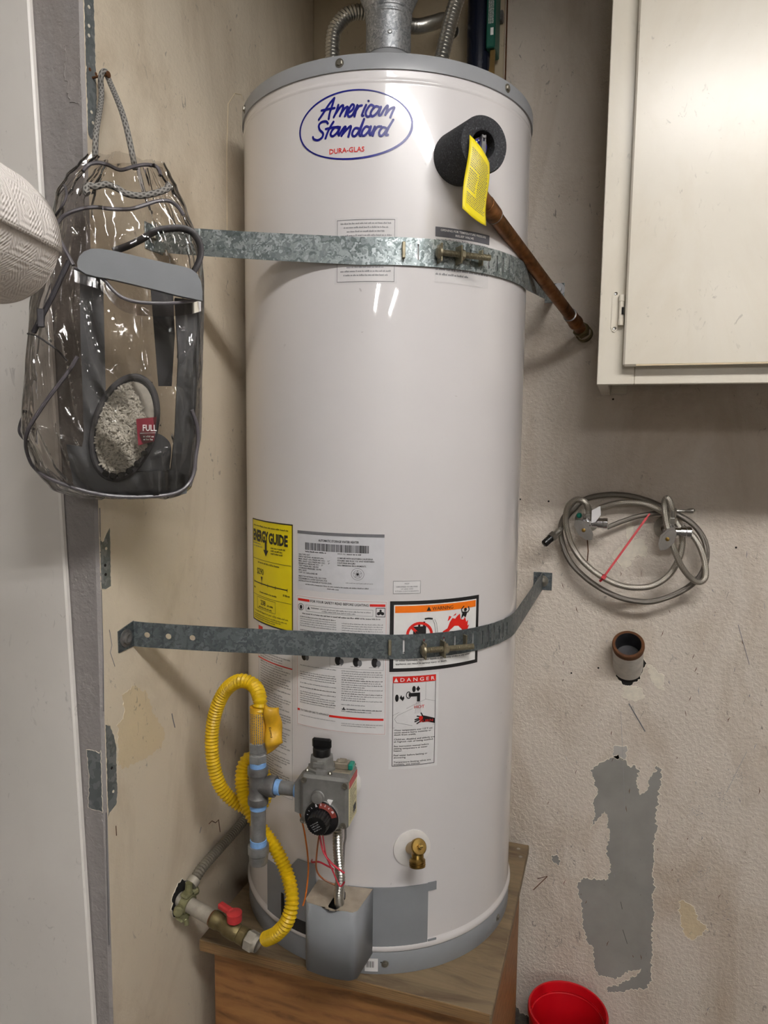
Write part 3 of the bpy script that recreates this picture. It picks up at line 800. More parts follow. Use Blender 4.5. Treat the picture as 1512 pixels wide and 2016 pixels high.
# yellow energy label
d = Decal('energy_label', -1.0935, -.606, 1.2845, 1.4595, 100, 150, 'label_yellow')
d.frame(0, 0, 100, 150, 1.6, 'ink_black')
d.greek(5, 30, 140, 2, 'ink_black'); d.greek(30, 92, 139.5, 2.4, 'ink_black')
d.text('ENERGY', 4, 119, 16, 46, 'L', 'ink_black', .045); d.text('GUIDE', 51, 119, 15, 40, 'L', 'ink_black', .045)
d.rect(41, 106, 46, 122, 'ink_black'); d.poly([(37, 108), (50, 108), (43.5, 99)], 'ink_black')
d.greek(4, 30, 114, 2); d.greek(4, 34, 110, 2); d.greek(56, 86, 112, 2.4, 'ink_black'); d.greek(56, 80, 108, 2.4, 'ink_black'); d.greek(56, 84, 104, 2.4, 'ink_black')
d.rect(3, 92, 97, 92.6, 'ink_black'); d.greek(20, 76, 87, 2.6, 'ink_black')
d.text('$290', 17, 71, 9, 20, 'L', 'ink_black', .01)
d.poly([(29, 68), (34, 68), (31.5, 60)], 'ink_black')
d.rect(6, 57, 90, 58.4, 'ink_black')
for x in (6, 31, 48, 66, 90): d.rect(x - .4, 55, x + .4, 60, 'ink_black')
d.greek(5, 14, 48, 3, 'ink_black'); d.greek(82, 95, 48, 3, 'ink_black'); d.greek(25, 72, 44, 2.4, 'ink_black')
d.rect(3, 39, 97, 39.5, 'ink_black')
d.frame(17, 20, 66, 37, .5, 'ink_black'); d.text('238', 28, 27, 7, 14, 'L', 'ink_black', .012); d.greek(46, 60, 27, 2.6, 'ink_black'); d.greek(22, 60, 22, 2.2, 'ink_black')
d.text('Your cost will depend on your utility rates and use.', 6, 14.5, 2.6, 86, 'L', 'ink_black', .008)
for k in range(3): d.greek(6, 90 - k * 12, 10 - k * 3, 1.5, 'ink_black')
d.build('yellow energy guide label')
# rating plate
d = Decal('rating_plate', -.567, .0105, 1.3575, 1.4515, 170, 120, 'label_silver')
d.rect(0, 114, 170, 120, 'ink_grey')
d.text('AUTOMATIC STORAGE WATER HEATER', 85, 101, 4.6, 78, 'C', 'ink_black', .02)
x = 18
while x < 142:
    wd = d.rnd.choice((.6, .6, 1.0, 1.6)); d.rect(x, 82, x + wd, 97, 'ink_black' if d.rnd.random() < .6 else 'plate_dark'); x += wd + d.rnd.choice((.5, .7, 1.1))
d.greek(18, 62, 77.5, 2.8, 'ink_black'); d.text('SERIAL No.', 84, 77.5, 2.8, 16, 'L'); d.greek(102, 128, 77.5, 2.8, 'ink_black')
L = ['GAS TYPE: NAT', 'INPUT RATING: 40,000 BTU/Hr.', 'MAX. INLET GAS PRESSURE WC:    11"', 'MIN. INLET GAS PRESSURE WC:     5"', 'MANIFOLD PRESSURE WC:    5"', 'TEST PRESSURE: 300 PSI', 'WORKING PRESSURE: 150 PSI', 'MFG. DATE', 'CAP. U.S. GALLONS: 40']
for k, q in enumerate(L): d.text(q, 3, 70.5 - k * 4.6, 3.0, len(q) * 1.95, 'L', 'ink_black', .012)
for k, q in enumerate(['MEETS THE NATIONAL FUEL GAS CODE', 'REQUIREMENTS, LATEST EDITION, FOR', 'INSTALLATION IN GARAGES AT FLOOR LEVEL']): d.text(q, 3, 26 - k * 4.6, 2.9, len(q) * 1.85, 'L', 'ink_black', .012)
for k, q in enumerate(['COMPLIES WITH SOUTHERN CALIFORNIA', 'SCAQMD 2000 RULE 1121 AND NORTHERN', 'CALIFORNIA BAAQMD', 'NOx EMISSIONS REQUIREMENTS.']): d.text(q, 84, 69 - k * 4.8, 3.0, len(q) * 2.0, 'L', 'ink_black', .012)
d.ring(122, 40, 12, .6, 'ink_grey'); d.ring(122, 40, 8, .4, 'ink_grey'); d.disc(122, 40, 2.2, 'ink_black')
for k in range(5):
    a = PI / 2 + 4 * PI * k / 5; b = PI / 2 + 4 * PI * (k + 1) / 5
    d.line([(122 + 8 * math.cos(a), 40 + 8 * math.sin(a)), (122 + 8 * math.cos(b), 40 + 8 * math.sin(b))], .5, 'ink_grey', 2)
d.greek(100, 150, 21, 1.8); d.greek(18, 142, 11, 2.2, 'ink_black'); d.greek(64, 88, 6, 2.2, 'ink_black')
d.build('silver rating plate with bar code')
# lighting instructions
d = Decal('lighting_label', -.577, .0345, 1.1335, 1.3485, 178, 250, 'label_white')
d.frame(2, 2, 176, 248, .5, 'ink_pink')
d.rect(4, 239, 30, 243.5, 'ink_red'); d.rect(146, 239, 174, 243.5, 'ink_red')
d.text('FOR YOUR SAFETY READ BEFORE LIGHTING', 88, 239, 4.6, 112, 'C', 'ink_black', .015)
d.ring(11, 228, 6.5, .9, 'ink_black'); d.disc(11, 227.5, 3, 'ink_black', ry=4)
d.frame(22, 221, 152, 233, .5, 'ink_grey'); d.poly([(25, 225), (31, 225), (28, 230.5)], 'ink_black'); d.text('WARNING:', 33, 227, 2.6, 17, 'L', 'ink_black', .015); d.greek(52, 148, 227, 2.2); d.greek(56, 120, 223, 2.2)
d.frame(157, 220, 174, 237, 1, 'ink_black'); d.disc(165.5, 232, 2, 'ink_black'); d.disc(162, 226.5, 3, 'ink_black'); d.disc(169, 226.5, 3, 'ink_black'); d.poly([(160, 225), (171, 225), (165.5, 233)], 'ink_black')
d.greek(14, 165, 215, 2.6, 'ink_black')
y = 209
k = 0
while y > 40:
    if 118 < y < 152:
        y -= 4.2; continue
    for x0, x1 in ((9, 84), (95, 170)):
        if d.rnd.random() < .85: d.greek(x0, x1, y, 1.9, 'ink_grey' if k % 6 else 'ink_black', last=x0 + (x1 - x0) * d.rnd.choice((1, 1, 1, .6)))
    y -= 4.2; k += 1
d.frame(72, 122, 172, 154, .4, 'ink_grey')
for x in (18, 88, 122, 156): d.disc(x, 136, 6, 'ink_black', ry=9); d.disc(x + 7, 134, 4, 'ink_grey', ry=6, layer=2)
for x in (80, 112, 146): d.greek(x, x + 18, 126, 1.8)
d.poly([(96, 44), (103, 44), (99.5, 50)], 'ink_black'); d.text('DANGER:', 106, 45, 2.6, 15, 'L', 'ink_black', .015); d.greek(122, 170, 45, 2.0); d.greek(106, 150, 41, 2.0)
d.rect(3, 29, 8, 33, 'ink_red'); d.text('TO TURN OFF GAS TO APPLIANCE', 10, 29.2, 3.6, 60, 'L', 'ink_black', .012); d.rect(71, 27.5, 173, 31.5, 'ink_red')
d.greek(9, 84, 20, 1.8); d.greek(95, 172, 18, 1.8); d.greek(95, 160, 14, 1.8)
d.build('lighting instruction sheet with red bars')
# purity mark
d = Decal('purity_label', .067, .239, 1.3595, 1.3795, 54, 26, 'label_white')
d.frame(0, 0, 54, 26, .6, 'ink_grey')
d.text('NSF', 27, 19, 3, 9, 'C', 'ink_grey'); d.text('CERTIFIED TO BE FREE', 27, 13, 2.4, 42, 'C', 'ink_grey'); d.text('OF LEAD AND', 27, 8.5, 2.4, 24, 'C', 'ink_grey'); d.text('OTHER CONTAMINANTS', 27, 4, 2.4, 46, 'C', 'ink_grey')
d.build()
# flammable vapour warning
d = Decal('warning_label', .0495, .675, 1.2358, 1.3478, 180, 135, 'ink_black')
d.rect(7, 7, 173, 128, 'ink_white', 1)
d.rect(9, 113, 171, 126, 'ink_orange', 2)
d.poly([(66, 115), (75, 115), (70.5, 123.5)], 'ink_black', 3); d.text('WARNING', 77, 115.5, 7.2, 42, 'L', 'ink_black', .004, 3)
d.ring(54, 70, 25, 5, 'ink_red', 3); d.rect(42, 56, 66, 86, 'ink_black', 2); d.rect(60, 86, 64, 95, 'ink_black', 2); d.rect(51, 86, 55, 90, 'ink_black', 2)
d.line([(37, 87), (71, 53)], 5, 'ink_red', 3)
for k in range(5): d.disc(64.5 + k * 3, 100 + .6 * math.sin(k), 1.8, 'ink_black', 3)
for off in (0, 4): d.line([(78 + off, 98), (82 + off, 90), (83 + off, 80), (85 + off, 70), (84 + off, 60)], .5, 'ink_black', 3)
d.poly([(90, 62), (100, 74), (108, 78), (113, 90), (118, 97), (124, 95), (127, 99), (134, 104), (136, 93), (142, 91), (146, 96), (149, 86), (153, 89), (152, 78), (156, 80), (150, 66), (150, 56), (95, 56)], 'ink_red', 2)
d.poly([(108, 92), (111, 102), (116, 100), (112, 94)], 'ink_red', 2); d.poly([(119, 101), (126, 106), (125, 102)], 'ink_red', 2)
d.poly([(136, 92), (142, 99), (147, 95), (151, 106), (140, 107), (138, 100)], 'ink_black', 3); d.disc(146, 110.5, 3.4, 'ink_black', 3)
d.line([(139, 105), (137, 112), (143, 118)], 2.2, 'ink_black', 3); d.line([(151, 104), (155, 109), (153, 116)], 2.2, 'ink_black', 3)
d.greek(11, 168, 36, 3.4, 'ink_black')
for k, q in enumerate(['in the vicinity of this or any other appliances. Storage of or use of gasoline', 'or other flammable vapors or liquids in the vicinity of this or any other', 'appliance can result in serious injury or death.']):
    d.text(q, 11, 27 - k * 6.6, 3.6, len(q) * 2.03, 'L', 'ink_black', .012, 2)
d.build('black-framed orange warning label')
# scald danger
d = Decal('danger_label', .0525, .372, 1.0775, 1.2317, 95, 182, 'label_white')
d.frame(6, 6, 89, 178, 1, 'ink_black')
d.rect(6, 166, 89, 178, 'ink_red', 2); d.poly([(8, 168), (16, 168), (12, 176)], 'ink_white', 3); d.text('D A N G E R', 20, 168.5, 7, 66, 'L', 'ink_white', .012, 3)
d.disc(14, 137, 3.4, 'ink_black', ry=7); d.poly([(19, 137), (22, 143), (24, 138), (27, 141), (28, 136), (25, 131), (22, 134)], 'ink_black')
d.disc(46, 153, 3.4, 'ink_black', ry=6); d.poly([(50, 153), (54, 159), (58, 153), (54, 148)], 'ink_black')
d.ring(36, 142, 5, 1.4, 'ink_black', ry=7); d.poly([(36, 139), (52, 139), (52, 129), (58, 129), (58, 146), (36, 146)], 'ink_black', 2)
for k in range(4): d.line([(51 + k * 2.4, 128), (49 + k * 3.6, 106)], .4, 'ink_grey')
d.text('HOT', 47, 116, 6, 20, 'L', 'ink_red', 0, 2)
d.line([(69, 166), (69, 132)], .4, 'ink_grey'); d.line([(69, 132), (88, 127)], .4, 'ink_grey'); d.line([(69, 132), (44, 122), (7, 104)], .4, 'ink_grey'); d.line([(44, 116), (16, 104), (10, 97), (14, 90), (44, 83)], .4, 'ink_grey')
d.line([(7, 80), (88, 82)], .5, 'ink_grey')
d.poly([(57, 95), (62, 102), (70, 100), (88, 94), (88, 84), (72, 89), (64, 88)], 'ink_black', 2)
for q in ([(60, 97), (48, 94)], [(60, 95), (48, 90)], [(62, 92), (52, 86)], [(61, 99), (52, 101)], [(64, 100), (60, 107)]): d.line(q, 2.4, 'ink_black', 2)
d.disc(60, 97, 4, 'ink_red', 3); d.text('BURN', 58, 88.5, 5, 26, 'L', 'ink_red', 0, 3)
T = ['Water temperature over 125°F can', 'cause severe burns instantly or', 'death from scalds.', '', 'Children, disabled and elderly are', 'at highest risk of being scalded.', '', 'See instruction manual before', 'setting temperature at water', 'heater.', '', 'Feel water before bathing or', 'showering.', '', 'Temperature limiting valves are', 'available, see manual.']
for k, q in enumerate(T):
    if q: d.text(q, 9.5, 74 - k * 4.4, 3.2, len(q) * 2.32, 'L', 'ink_black', .008)
d.build('white scald label with red danger bar')
# long instruction sheet at the side, mostly behind the gas pipe
d = Decal('instruction_label', -1.0, -.607, 1.0, 1.2855, 100, 290, 'label_white')
d.frame(1, 1, 99, 289, .5, 'ink_grey'); d.rect(2, 272, 18, 283, 'ink_red')
d.rect(1, 226, 99, 228, 'ink_red', 2); d.rect(1, 252, 99, 252.6, 'ink_black'); d.poly([(48, 252), (54, 252), (51, 256)], 'ink_red', 2)
y = 248
while y > 8:
    if not 222 < y < 230: d.greek(9, 94, y, 2.2, 'ink_grey', last=94 * d.rnd.choice((1, .9, .8, .55)))
    y -= 4.4 if d.rnd.random() > .1 else 9
d.build()

# ---- gas control valve
gv_th = -.22
G = TF(gv_th); GN = TN(gv_th); GT = TT(gv_th)
gv = MB().box(G, (-.046, 1.022, .03), (.027, 1.1, .085), .004).build('gas_valve', 'valve_grey', wh)
gv['label'] = 'grey box-shaped gas control valve with black dial'
MB().prism(lambda a, b, c: G(a, b, c), [(-.06, 1.034), (-.046, 1.030), (-.046, 1.09), (-.06, 1.08)], .033, .072).build('inlet_boss', 'valve_grey', gv)
MB().box(G, (-.044, 1.098, .03), (.025, 1.101, .066), .001).build('top_plate', 'valve_tan', gv)
for a, b in ((-.0408, 1.0926), (.0224, 1.0905), (-.042, 1.0300), (.0204, 1.0293)):
    MB().lathe([(0, .0005), (.0028, .0005), (.003, .002), (.0046, .002), (.0048, 0)], G(a, b, .085), GN, 16).build('screw', 'bolt_steel', gv)
MB().lathe([(.0105, 0), (.0105, .003), (.0095, .004), (.0085, .008), (.007, .0085), (0, .0085)], G(-.018, 1.0700, .085), GN, 24).build('pilot_cap', 'valve_grey', gv)
MB().prism(G, [(-.0035, 1.067), (.0045, 1.0665), (.001, 1.0595)], .085, .089).build('pointer', 'ink_white', gv)
DC = G(-.0122, 1.0385, .085)
MB().lathe([(.0275, 0), (.0275, .003), (.0262, .004), (.0262, .002)], DC, GN, 48).build('dial_rim', 'valve_grey', gv)
dial = MB().lathe([(.0258, 0), (.0258, .004), (.025, .005), (.017, .0075), (0, .0075)], DC, GN, 48).build('dial', 'black_gloss', gv)
gtop = Vector((0, 0, 1)); 
def DP(r, a, h): return DC + GT * (r * math.sin(a)) + gtop * (r * math.cos(a)) + GN * h
mb = MB()
n = 20
for k in range(n):
    a, b = -.15 + 1.5 * k / n, -.15 + 1.5 * (k + 1) / n
    mb.add([DP(.0172, a, .0078), DP(.0172, b, .0078), DP(.0245, b, .0056), DP(.0245, a, .0056)], [(0, 1, 2, 3)])
mb.build('dial_scale', 'dial_red', dial, 0, fix=False)
mb = MB()
for a, w_, l in ((-1.35, .0008, .002), (-1.05, .0008, .002), (-.75, .0008, .003), (-.35, .0035, .005), (0., .0018, .006), (.3, .0018, .006), (.6, .0018, .004), (.95, .0055, .0055)):
    c = DP(.0212, a, .0068); rd = (DP(.03, a, .0068) - c).normalized(); tg = GN.cross(rd)
    mb.add([c - tg * w_ / 2 - rd * l / 2, c + tg * w_ / 2 - rd * l / 2, c + tg * w_ * .25 + rd * l / 2, c - tg * w_ * .25 + rd * l / 2], [(0, 1, 2, 3)])
mb.build('dial_marks', 'label_silver', dial, 0, fix=False)
gr = MB(); prof = [(0, 0)]
ring = []
for k in range(96):
    a = 2 * PI * k / 96; ring.append(.0165 + (.0009 if k % 4 < 2 else 0))
tilt = (GN - Vector((0, 0, .12)) - GT * .08).normalized()
gu = (Vector((0, 0, 1)) - tilt * tilt.z).normalized(); gx = gu.cross(tilt)
vs = []
for h, q in ((.006, 1.0), (.02, .93), (.0225, .88)):
    for k in range(96):
        a = 2 * PI * k / 96; vs.append(DC + tilt * h + (gx * math.cos(a) + gu * math.sin(a)) * ring[k] * q)
fs = [(i * 96 + k, i * 96 + (k + 1) % 96, (i + 1) * 96 + (k + 1) % 96, (i + 1) * 96 + k) for i in range(2) for k in range(96)] + [tuple(range(192, 288))]
grip = gr.add(vs, fs).build('grip', 'black_gloss', dial)
mb = MB(); gmap = lambda x, y: DC + tilt * .0229 + gx * x + gu * y
for k in range(4): greek(mb, gmap, -.0085, .0085 - .001 * k, .004 - .0035 * k, .0019)
mpv = [Vector(v) for v in mb.v]
cc = DC + tilt * .0229
rm = Matrix.Rotation(.62, 3, tilt)
mb.v = [tuple(cc + rm @ (v - cc)) for v in mpv]
mb.build('print', 'ink_faint', grip, 0, fix=False)
kb = MB(); KO = G(-.0215, 1.1, .058)
kb.lathe([(.022, 0), (.022, .004), (.019, .005), (.0185, .014), (.0175, .02), (.0135, .022), (0, .022)], KO, (0, 0, 1), 8)
kb.box(G, (-.03, 1.109, .0735), (-.013, 1.117, .0775), .001)
kb = kb.build('knob_base', 'valve_grey', gv, 30)
kn = MB(); kn.lathe([(.0125, .018), (.0132, .02), (.0136, .032), (.0130, .0335), (.0110, .0345), (0, .0345)], KO, (0, 0, 1), 28)
kn.box(G, (-.0365, 1.132, .0545), (-.0065, 1.1475, .0615), .0025)
kn.build('knob', 'black_plastic', gv)
for a, b in ((-.04, .072), (-.004, .074)):
    MB().lathe([(.0035, 0), (.0035, .002), (.002, .004), (0, .004)], G(a, 1.1, b), (0, 0, 1), 12).build('screw', 'bolt_steel', gv)
MB().box(G, (-.002, 1.101, .042), (.019, 1.1115, .058), .0015).box(G, (.003, 1.1115, .044), (.014, 1.1135, .056), .0008).build('igniter', 'valve_tan', gv)
MB().box(G, (.019, 1.1015, .042), (.0265, 1.1105, .058), .0015).build('igniter_button', 'teal_plastic', gv)
sd = MB().box(G, (.0268, 1.026, .036), (.0276, 1.094, .08)).build('side_label', 'label_cream', gv)
mb = MB().box(G, (.0272, 1.0835, .036), (.0281, 1.094, .08), 0, 1)
smap = lambda x, y: G(.0279, y, .08 - x)
for k in range(12): greek(mb, smap, .004, .04, 1.078 - k * .0042, .0022, 0, random, .04 * (1, .7, .9)[k % 3])
mb.box(G, (.0272, 1.035, .042), (.028, 1.046, .056), 0, 0)
mb.build('print', ['ink_black', 'red_handle'], sd, 0, fix=False)
MB().lathe([(.031, 0), (.031, .003), (.027, .007), (.02, .008), (.02, .034), (0, .034)], G(-.006, 1.052, -.002), GN, 40).build('valve_flange', 'plastic_white', gv)
fb = MB(); corrugated(fb, [G(.004, 1.025, .06), G(.005, 1.0, .062), G(.006, .97, .062), G(.009, .93, .060), G(0.0058, .897, .055), G(0.0035, .862, 0.0392)], .0060, .0078, .0046, 14)
fb.build('burner_tube', 'nickel', wh)
def wire(pts, r, mat, name='wire'):
    MB().tube(smooth_path(pts, 8), r, 8).build(name, mat, wh)
Wp = lambda L, d: [G(a, b, dd) for (a, b), dd in zip(L, d)]
wire(Wp([(-0.062,1.0341),(-0.067,1.0127),(-0.0612,0.9676),(-0.0537,0.9183),(-0.0529,0.8804),(-0.0545,0.8674)], (.045, .03, .02, .025, .04, .05)), .0013, 'orange_wire')
wire(Wp([(-0.0234,1.0035),(-0.0266,0.9706),(-0.0273,0.9419),(-0.0184,0.9244),(0.0041,0.9164)], (.06, .065, .065, .06, .06)), .0013, 'brown_wire')
wire(Wp([(-0.025,1.0033),(-0.0153,0.9787),(-0.0001,0.9622),(0.0206,0.9507)], (.06, .072, .076, .078)), .0015, 'red_wire')
wire(Wp([(-0.0202,1.0039),(-0.0105,0.9729),(0.0024,0.9488),(0.0136,0.9293),(0.0207,0.9369)], (.06, .072, .076, .078, .078)), .0012, 'red_wire')
wire(Wp([(-0.046,0.9333),(-0.0395,0.9425),(-0.0265,0.9477),(-0.012,0.9466),(0.0008,0.9493)], (.03, .05, .055, .06, .07)), .0014, 'red_wire')
wire(Wp([(0.0139,1.0039),(0.014,0.9892),(0.0117,0.9741),(0.0111,0.9312),(0.0122,0.8914)], (.05, .05, .05, .05, .05)), .0017, 'grey_wire', 'pilot_tube')
MB().box(TF(-.47), (-.002, 1.012, 0), (.003, 1.04, .0008)).build('wire_tape', 'label_cream', wh)

# ---- burner cover and access panels
def curved_panel(name, th0, th1, zs, d, mat, parent, t=.0015):
    """sheet following the jacket; zs = outline list of (th, z)"""
    mb = MB(); n = 24; vs = []; fs = []
    for k in range(n + 1):
        th = th0 + (th1 - th0) * k / n; za, zb = zs(th)
        vs += [TP(th, d, za), TP(th, d, zb), TP(th, d - t, zb), TP(th, d - t, za)]
    for k in range(n):
        a, b = 4 * k, 4 * k + 4
        fs += [(a, b, b + 1, a + 1), (a + 1, b + 1, b + 2, a + 2), (a + 2, b + 2, b + 3, a + 3), (a + 3, b + 3, b, a)]
    fs += [(0, 1, 2, 3), (4 * n + 3, 4 * n + 2, 4 * n + 1, 4 * n)]
    return mb.add(vs, fs).build(name, mat, parent, 40)
curved_panel('access_panel', -.2, .324, lambda t: (.770, .880), .0025, 'grey_paint', wh)
curved_panel('panel_tab', .322, .382, lambda t: (.867, .881), .0025, 'grey_paint', wh)
curved_panel('panel_tab', .328, .388, lambda t: (.769, .782), .0025, 'grey_paint', wh)
curved_panel('access_panel', -.872, -.42, lambda t: (.768, .872 if t > -.8 else .872 - (-.8 - t) * .02), .0025, 'grey_paint', wh)
curved_panel('inner_panel', -.62, -.42, lambda t: (.80, .905 - max(0, -t - .56) * .3), .0042, 'grey_paint', wh)
curved_panel('panel_opening', -.712, -.42, lambda t: (.775, .83 if t < -.685 else .80), .0032, 'dark_hole', wh, .0004)
CV = TF(-.3)
# box cover: front bowed, open at the back, folded top with a slot
mb = MB(); n = 14
outline = [(-.026, .0), (-.026, .052), (-.021, .0585)] + [(-.021 + .075 * k / n, .0585 + .004 * math.sin(PI * k / n)) for k in range(1, n)] + [(.055, .0585), (.0605, .053), (.066, -.006)]
m = len(outline)
zt, zb_ = .879, .7655
vs = [CV(a, zb_ + (.004 if k < 2 else 0) + (.002 if a > .05 else 0), b) for k, (a, b) in enumerate(outline)] + [CV(a, zt, b) for a, b in outline]
fs = [(k, k + 1, m + k + 1, m + k) for k in range(m - 1)]
bc = mb.add(vs, fs).build('burner_cover', 'grey_paint', wh, 40)
sm = bc.modifiers.new('thick', 'SOLIDIFY'); sm.thickness = .0016; sm.offset = -1
slot = [(0.0194, 0.0672), (0.013, 0.0554), (0.0135, 0.0371), (0.0183, 0.0208), (0.0271, 0.0166), (0.0324, 0.0309), (0.0332, 0.0513), (0.0286, 0.0655)]
mb = MB()
# top plate as a ring between outline and slot
no = [(-.026, .0), (-.026, .026), (-.026, .052), (-.021, .0585), (.003, .0615), (.018, .0625), (.034, .0615), (.055, .0585), (.0605, .053), (.063, .026), (.066, -.004), (.034, -.001), (.018, .001), (.003, .001)]
def near(p): return min(range(len(slot)), key=lambda i: (slot[i][0] - p[0]) ** 2 + (slot[i][1] - p[1]) ** 2)
bm = bmesh.new()
ov = [bm.verts.new(CV(a, zt + .0006, b)) for a, b in no]; iv = [bm.verts.new(CV(a, zt + .0006, b)) for a, b in slot]
es = [bm.edges.new((ov[i], ov[(i + 1) % len(ov)])) for i in range(len(ov))] + [bm.edges.new((iv[i], iv[(i + 1) % len(iv)])) for i in range(len(iv))]
bmesh.ops.triangle_fill(bm, edges=es, use_beauty=True)
bm.verts.index_update()
mb.add([v.co for v in bm.verts], [[v.index for v in f.verts] for f in bm.faces]); bm.free()
ct = mb.build('cover_top', 'cover_top', bc, 0)
sm = ct.modifiers.new('thick', 'SOLIDIFY'); sm.thickness = .0014
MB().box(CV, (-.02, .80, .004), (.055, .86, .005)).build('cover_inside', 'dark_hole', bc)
tl = MB().add([TP(th, .0016, z) for th in (-.085, -.045, 0) for z in (.735, .7575)], [(0, 2, 3, 1), (2, 4, 5, 3)]).build('barcode_sticker', 'label_white', wh, 0)
mb = MB()
for k in range(9): mb.add([TP(-.078 + k * .006 + dx, .0020, z) for dx in (0, .003 if k % 3 else .0015) for z in (.742, .753)], [(0, 2, 3, 1)])
mb.build('print', 'ink_black', tl, 0, fix=False)

# ---- drain valve
dth, dz = .2, .944
DN = TN(dth); DTt = TT(dth); Df = TF(dth)
dv = MB().lathe([(.0305, 0), (.0305, .0025), (.027, .0035), (.0, .0038)], Df(.003, dz, -.0012), DN, 40).build('drain_valve', 'plastic_white', wh)
dv['label'] = 'brass drain valve on a white round plate'
mb = MB().tube([Df(.001, dz, .001), Df(.003, dz + .008, .014), Df(.005, dz + .016, .026)], [.0095, .0105, .0112], 24)
bx_ = (Df(.005, dz + .016, .026) - Df(.003, dz + .008, .014)).normalized()
mb.lathe([(.0112, -.002), (.0128, 0), (.0128, .007), (.011, .009), (0, .0092)], Df(.005, dz + .016, .026), bx_, 28)
mb.tube([Df(.005, dz + .013, .024), Df(.005, dz + .003, .029), Df(.004, dz - .003, .031)], [.0100, .0095, .0098], 20, 0)
mb.build('valve_body', 'brass', dv)
spd = (Vector((0, 0, -1)) + DN * .22).normalized()
mb = MB(); pr = [(.0098, -.002)]
for k in range(3): pr += [(.0128, .001 + k * .0032), (.0128, .0024 + k * .0032), (.0117, .0028 + k * .0032), (.0117, .004 + k * .0032)]
pr += [(.0125, .0108), (.0098, .0108), (.0098, .004), (0, .004)]
mb.lathe(pr, Df(.004, dz - .001, .0305), spd, 28).build('spout', 'brass', dv)
so = Df(.005, dz + .016, .026) + bx_ * .009
MB().lathe([(0, 0), (.0045, 0), (.0045, .003), (.0034, .004), (.0034, .008), (0, .008)], so, bx_, 16).box(lambda a, b, c: so + bx_ * (.008 + c) + DTt * a + bx_.cross(DTt) * b, (-.003, -.0012, -.001), (.003, .0012, .002), .0004).build('stem', 'gold_brass', dv)

# ---- relief valve in its foam sleeve, with tag
rth, rz = .425, 2.008
RN = (TN(rth) - Vector((0, 0, .06))).normalized(); RT = TT(rth)
RO = TP(rth, -.004, rz)
RU = RN.cross(RT) * -1
if RU.z < 0: RU = -RU
RF = frame(RO, RT, RU, RN)
t = NT('foam_black'); v = t.coord()
t.base(t.ramp(t.noise(v, 420, 2, .6), [(.4, lin(30, 31, 34)), (.62, lin(48, 49, 53)), (.75, lin(104, 104, 110))]), .8); t.bump(t.noise(v, 420, 2), .5, .0012); MATS['foam_black'] = t.m
rv = MB().lathe([(.0085, 0), (.0085, .05), (.0125, .052), (.0125, .066), (.0115, .068), (0, .068)], RO, RN, 24).build('relief_valve', 'brass', wh)
rv['label'] = 'brass relief valve inside a black foam sleeve'
MB().lathe([(.0185, .0), (.0375, .0), (.0380, .003), (.0380, .076), (.0365, .079), (.021, .079), (.0185, .077), (.0185, 0)], RO, RN, 56).build('foam_sleeve', 'foam_black', rv, 40)
MB().lathe([(0, .0002), (.0112, .0002)], RO + RN * .068, RN, 24).build('disc_label', 'ink_blue', rv)
mb = MB()
for k in range(10):
    a = 2 * PI * k / 10
    mb.box(lambda x, y, z: RF((.008 + x) * math.cos(a) - y * math.sin(a), (.008 + x) * math.sin(a) + y * math.cos(a), .0685 + z), (-.001, -.0014, 0), (.001, .0014, .0003))
mb.build('print', 'ink_white', rv, 0)
lv = MB().box(RF, (-.0035, -.03, .074), (-.0012, .013, .078), .0004).box(RF, (.0012, -.03, .074), (.0035, .013, .078), .0004)
lv.box(RF, (-.0035, -.032, .0775), (.0035, .004, .0788), .0004).box(RF, (-.003, .008, .066), (.003, .012, .079), .0006)
lv.build('lever', 'foil_grey', rv)
MB().lathe([(0, 0), (.0105, 0), (.0105, .012), (.0085, .014), (.0085, .05)], RF(.004, -.012, .048), (.15, .25, -1), 20).build('outlet', 'brass', rv)
# tag: a twisted slip of card
def bil(c, u, v): return c[0] * (1 - u) * (1 - v) + c[1] * u * (1 - v) + c[2] * (1 - u) * v + c[3] * u * v
RA = TF(.43)
tg4 = [RA(-.0285, 2.009, .080), RA(.0000, 1.975, .086), RA(-.0430, 1.9085, .088), RA(-.001, 1.892, .082)]
def tagp(u, v, off=0.):
    p = bil(tg4, u, v); return p + TN(.43) * (off + .004 * math.sin(PI * u) * (1 - .3 * v) + .0025 * math.sin(2.2 * PI * v)) + Vector((0, 0, -.004 * math.sin(PI * u) * v))
mb = MB(); nu, nv = 10, 16
vs = [tagp(i / nu, j / nv) for j in range(nv + 1) for i in range(nu + 1)]
fs = [(j * (nu + 1) + i, j * (nu + 1) + i + 1, (j + 1) * (nu + 1) + i + 1, (j + 1) * (nu + 1) + i) for j in range(nv) for i in range(nu)]
tg_o = mb.add(vs, fs).build('warning_tag', 'tag_yellow', rv, 60)
sm = tg_o.modifiers.new('thick', 'SOLIDIFY'); sm.thickness = .0006
tg_o.parent = wh; tg_o.matrix_parent_inverse = Matrix.Translation(wh.location).inverted()
tg_o['label'] = 'creased yellow paper warning tag'
mb = MB(); tmap = lambda x, y: tagp(x, 1 - y, .0008)
for (u0, u1, y1, y0) in ((.12, .9, .86, .62), (.12, .45, .58, .34), (.5, .92, .6, .3), (.14, .9, .28, .12)):
    y = y1
    while y > y0:
        x = u0
        while x < u1 - .03:
            l = random.uniform(.02, .06)
            mb.add([tmap(x, y), tmap(x + l, y), tmap(x + l, y + .013), tmap(x, y + .013)], [(0, 1, 2, 3)]); x += l + .016
        y -= .029
mb.build('print', 'plate_dark', tg_o, 0, fix=False)

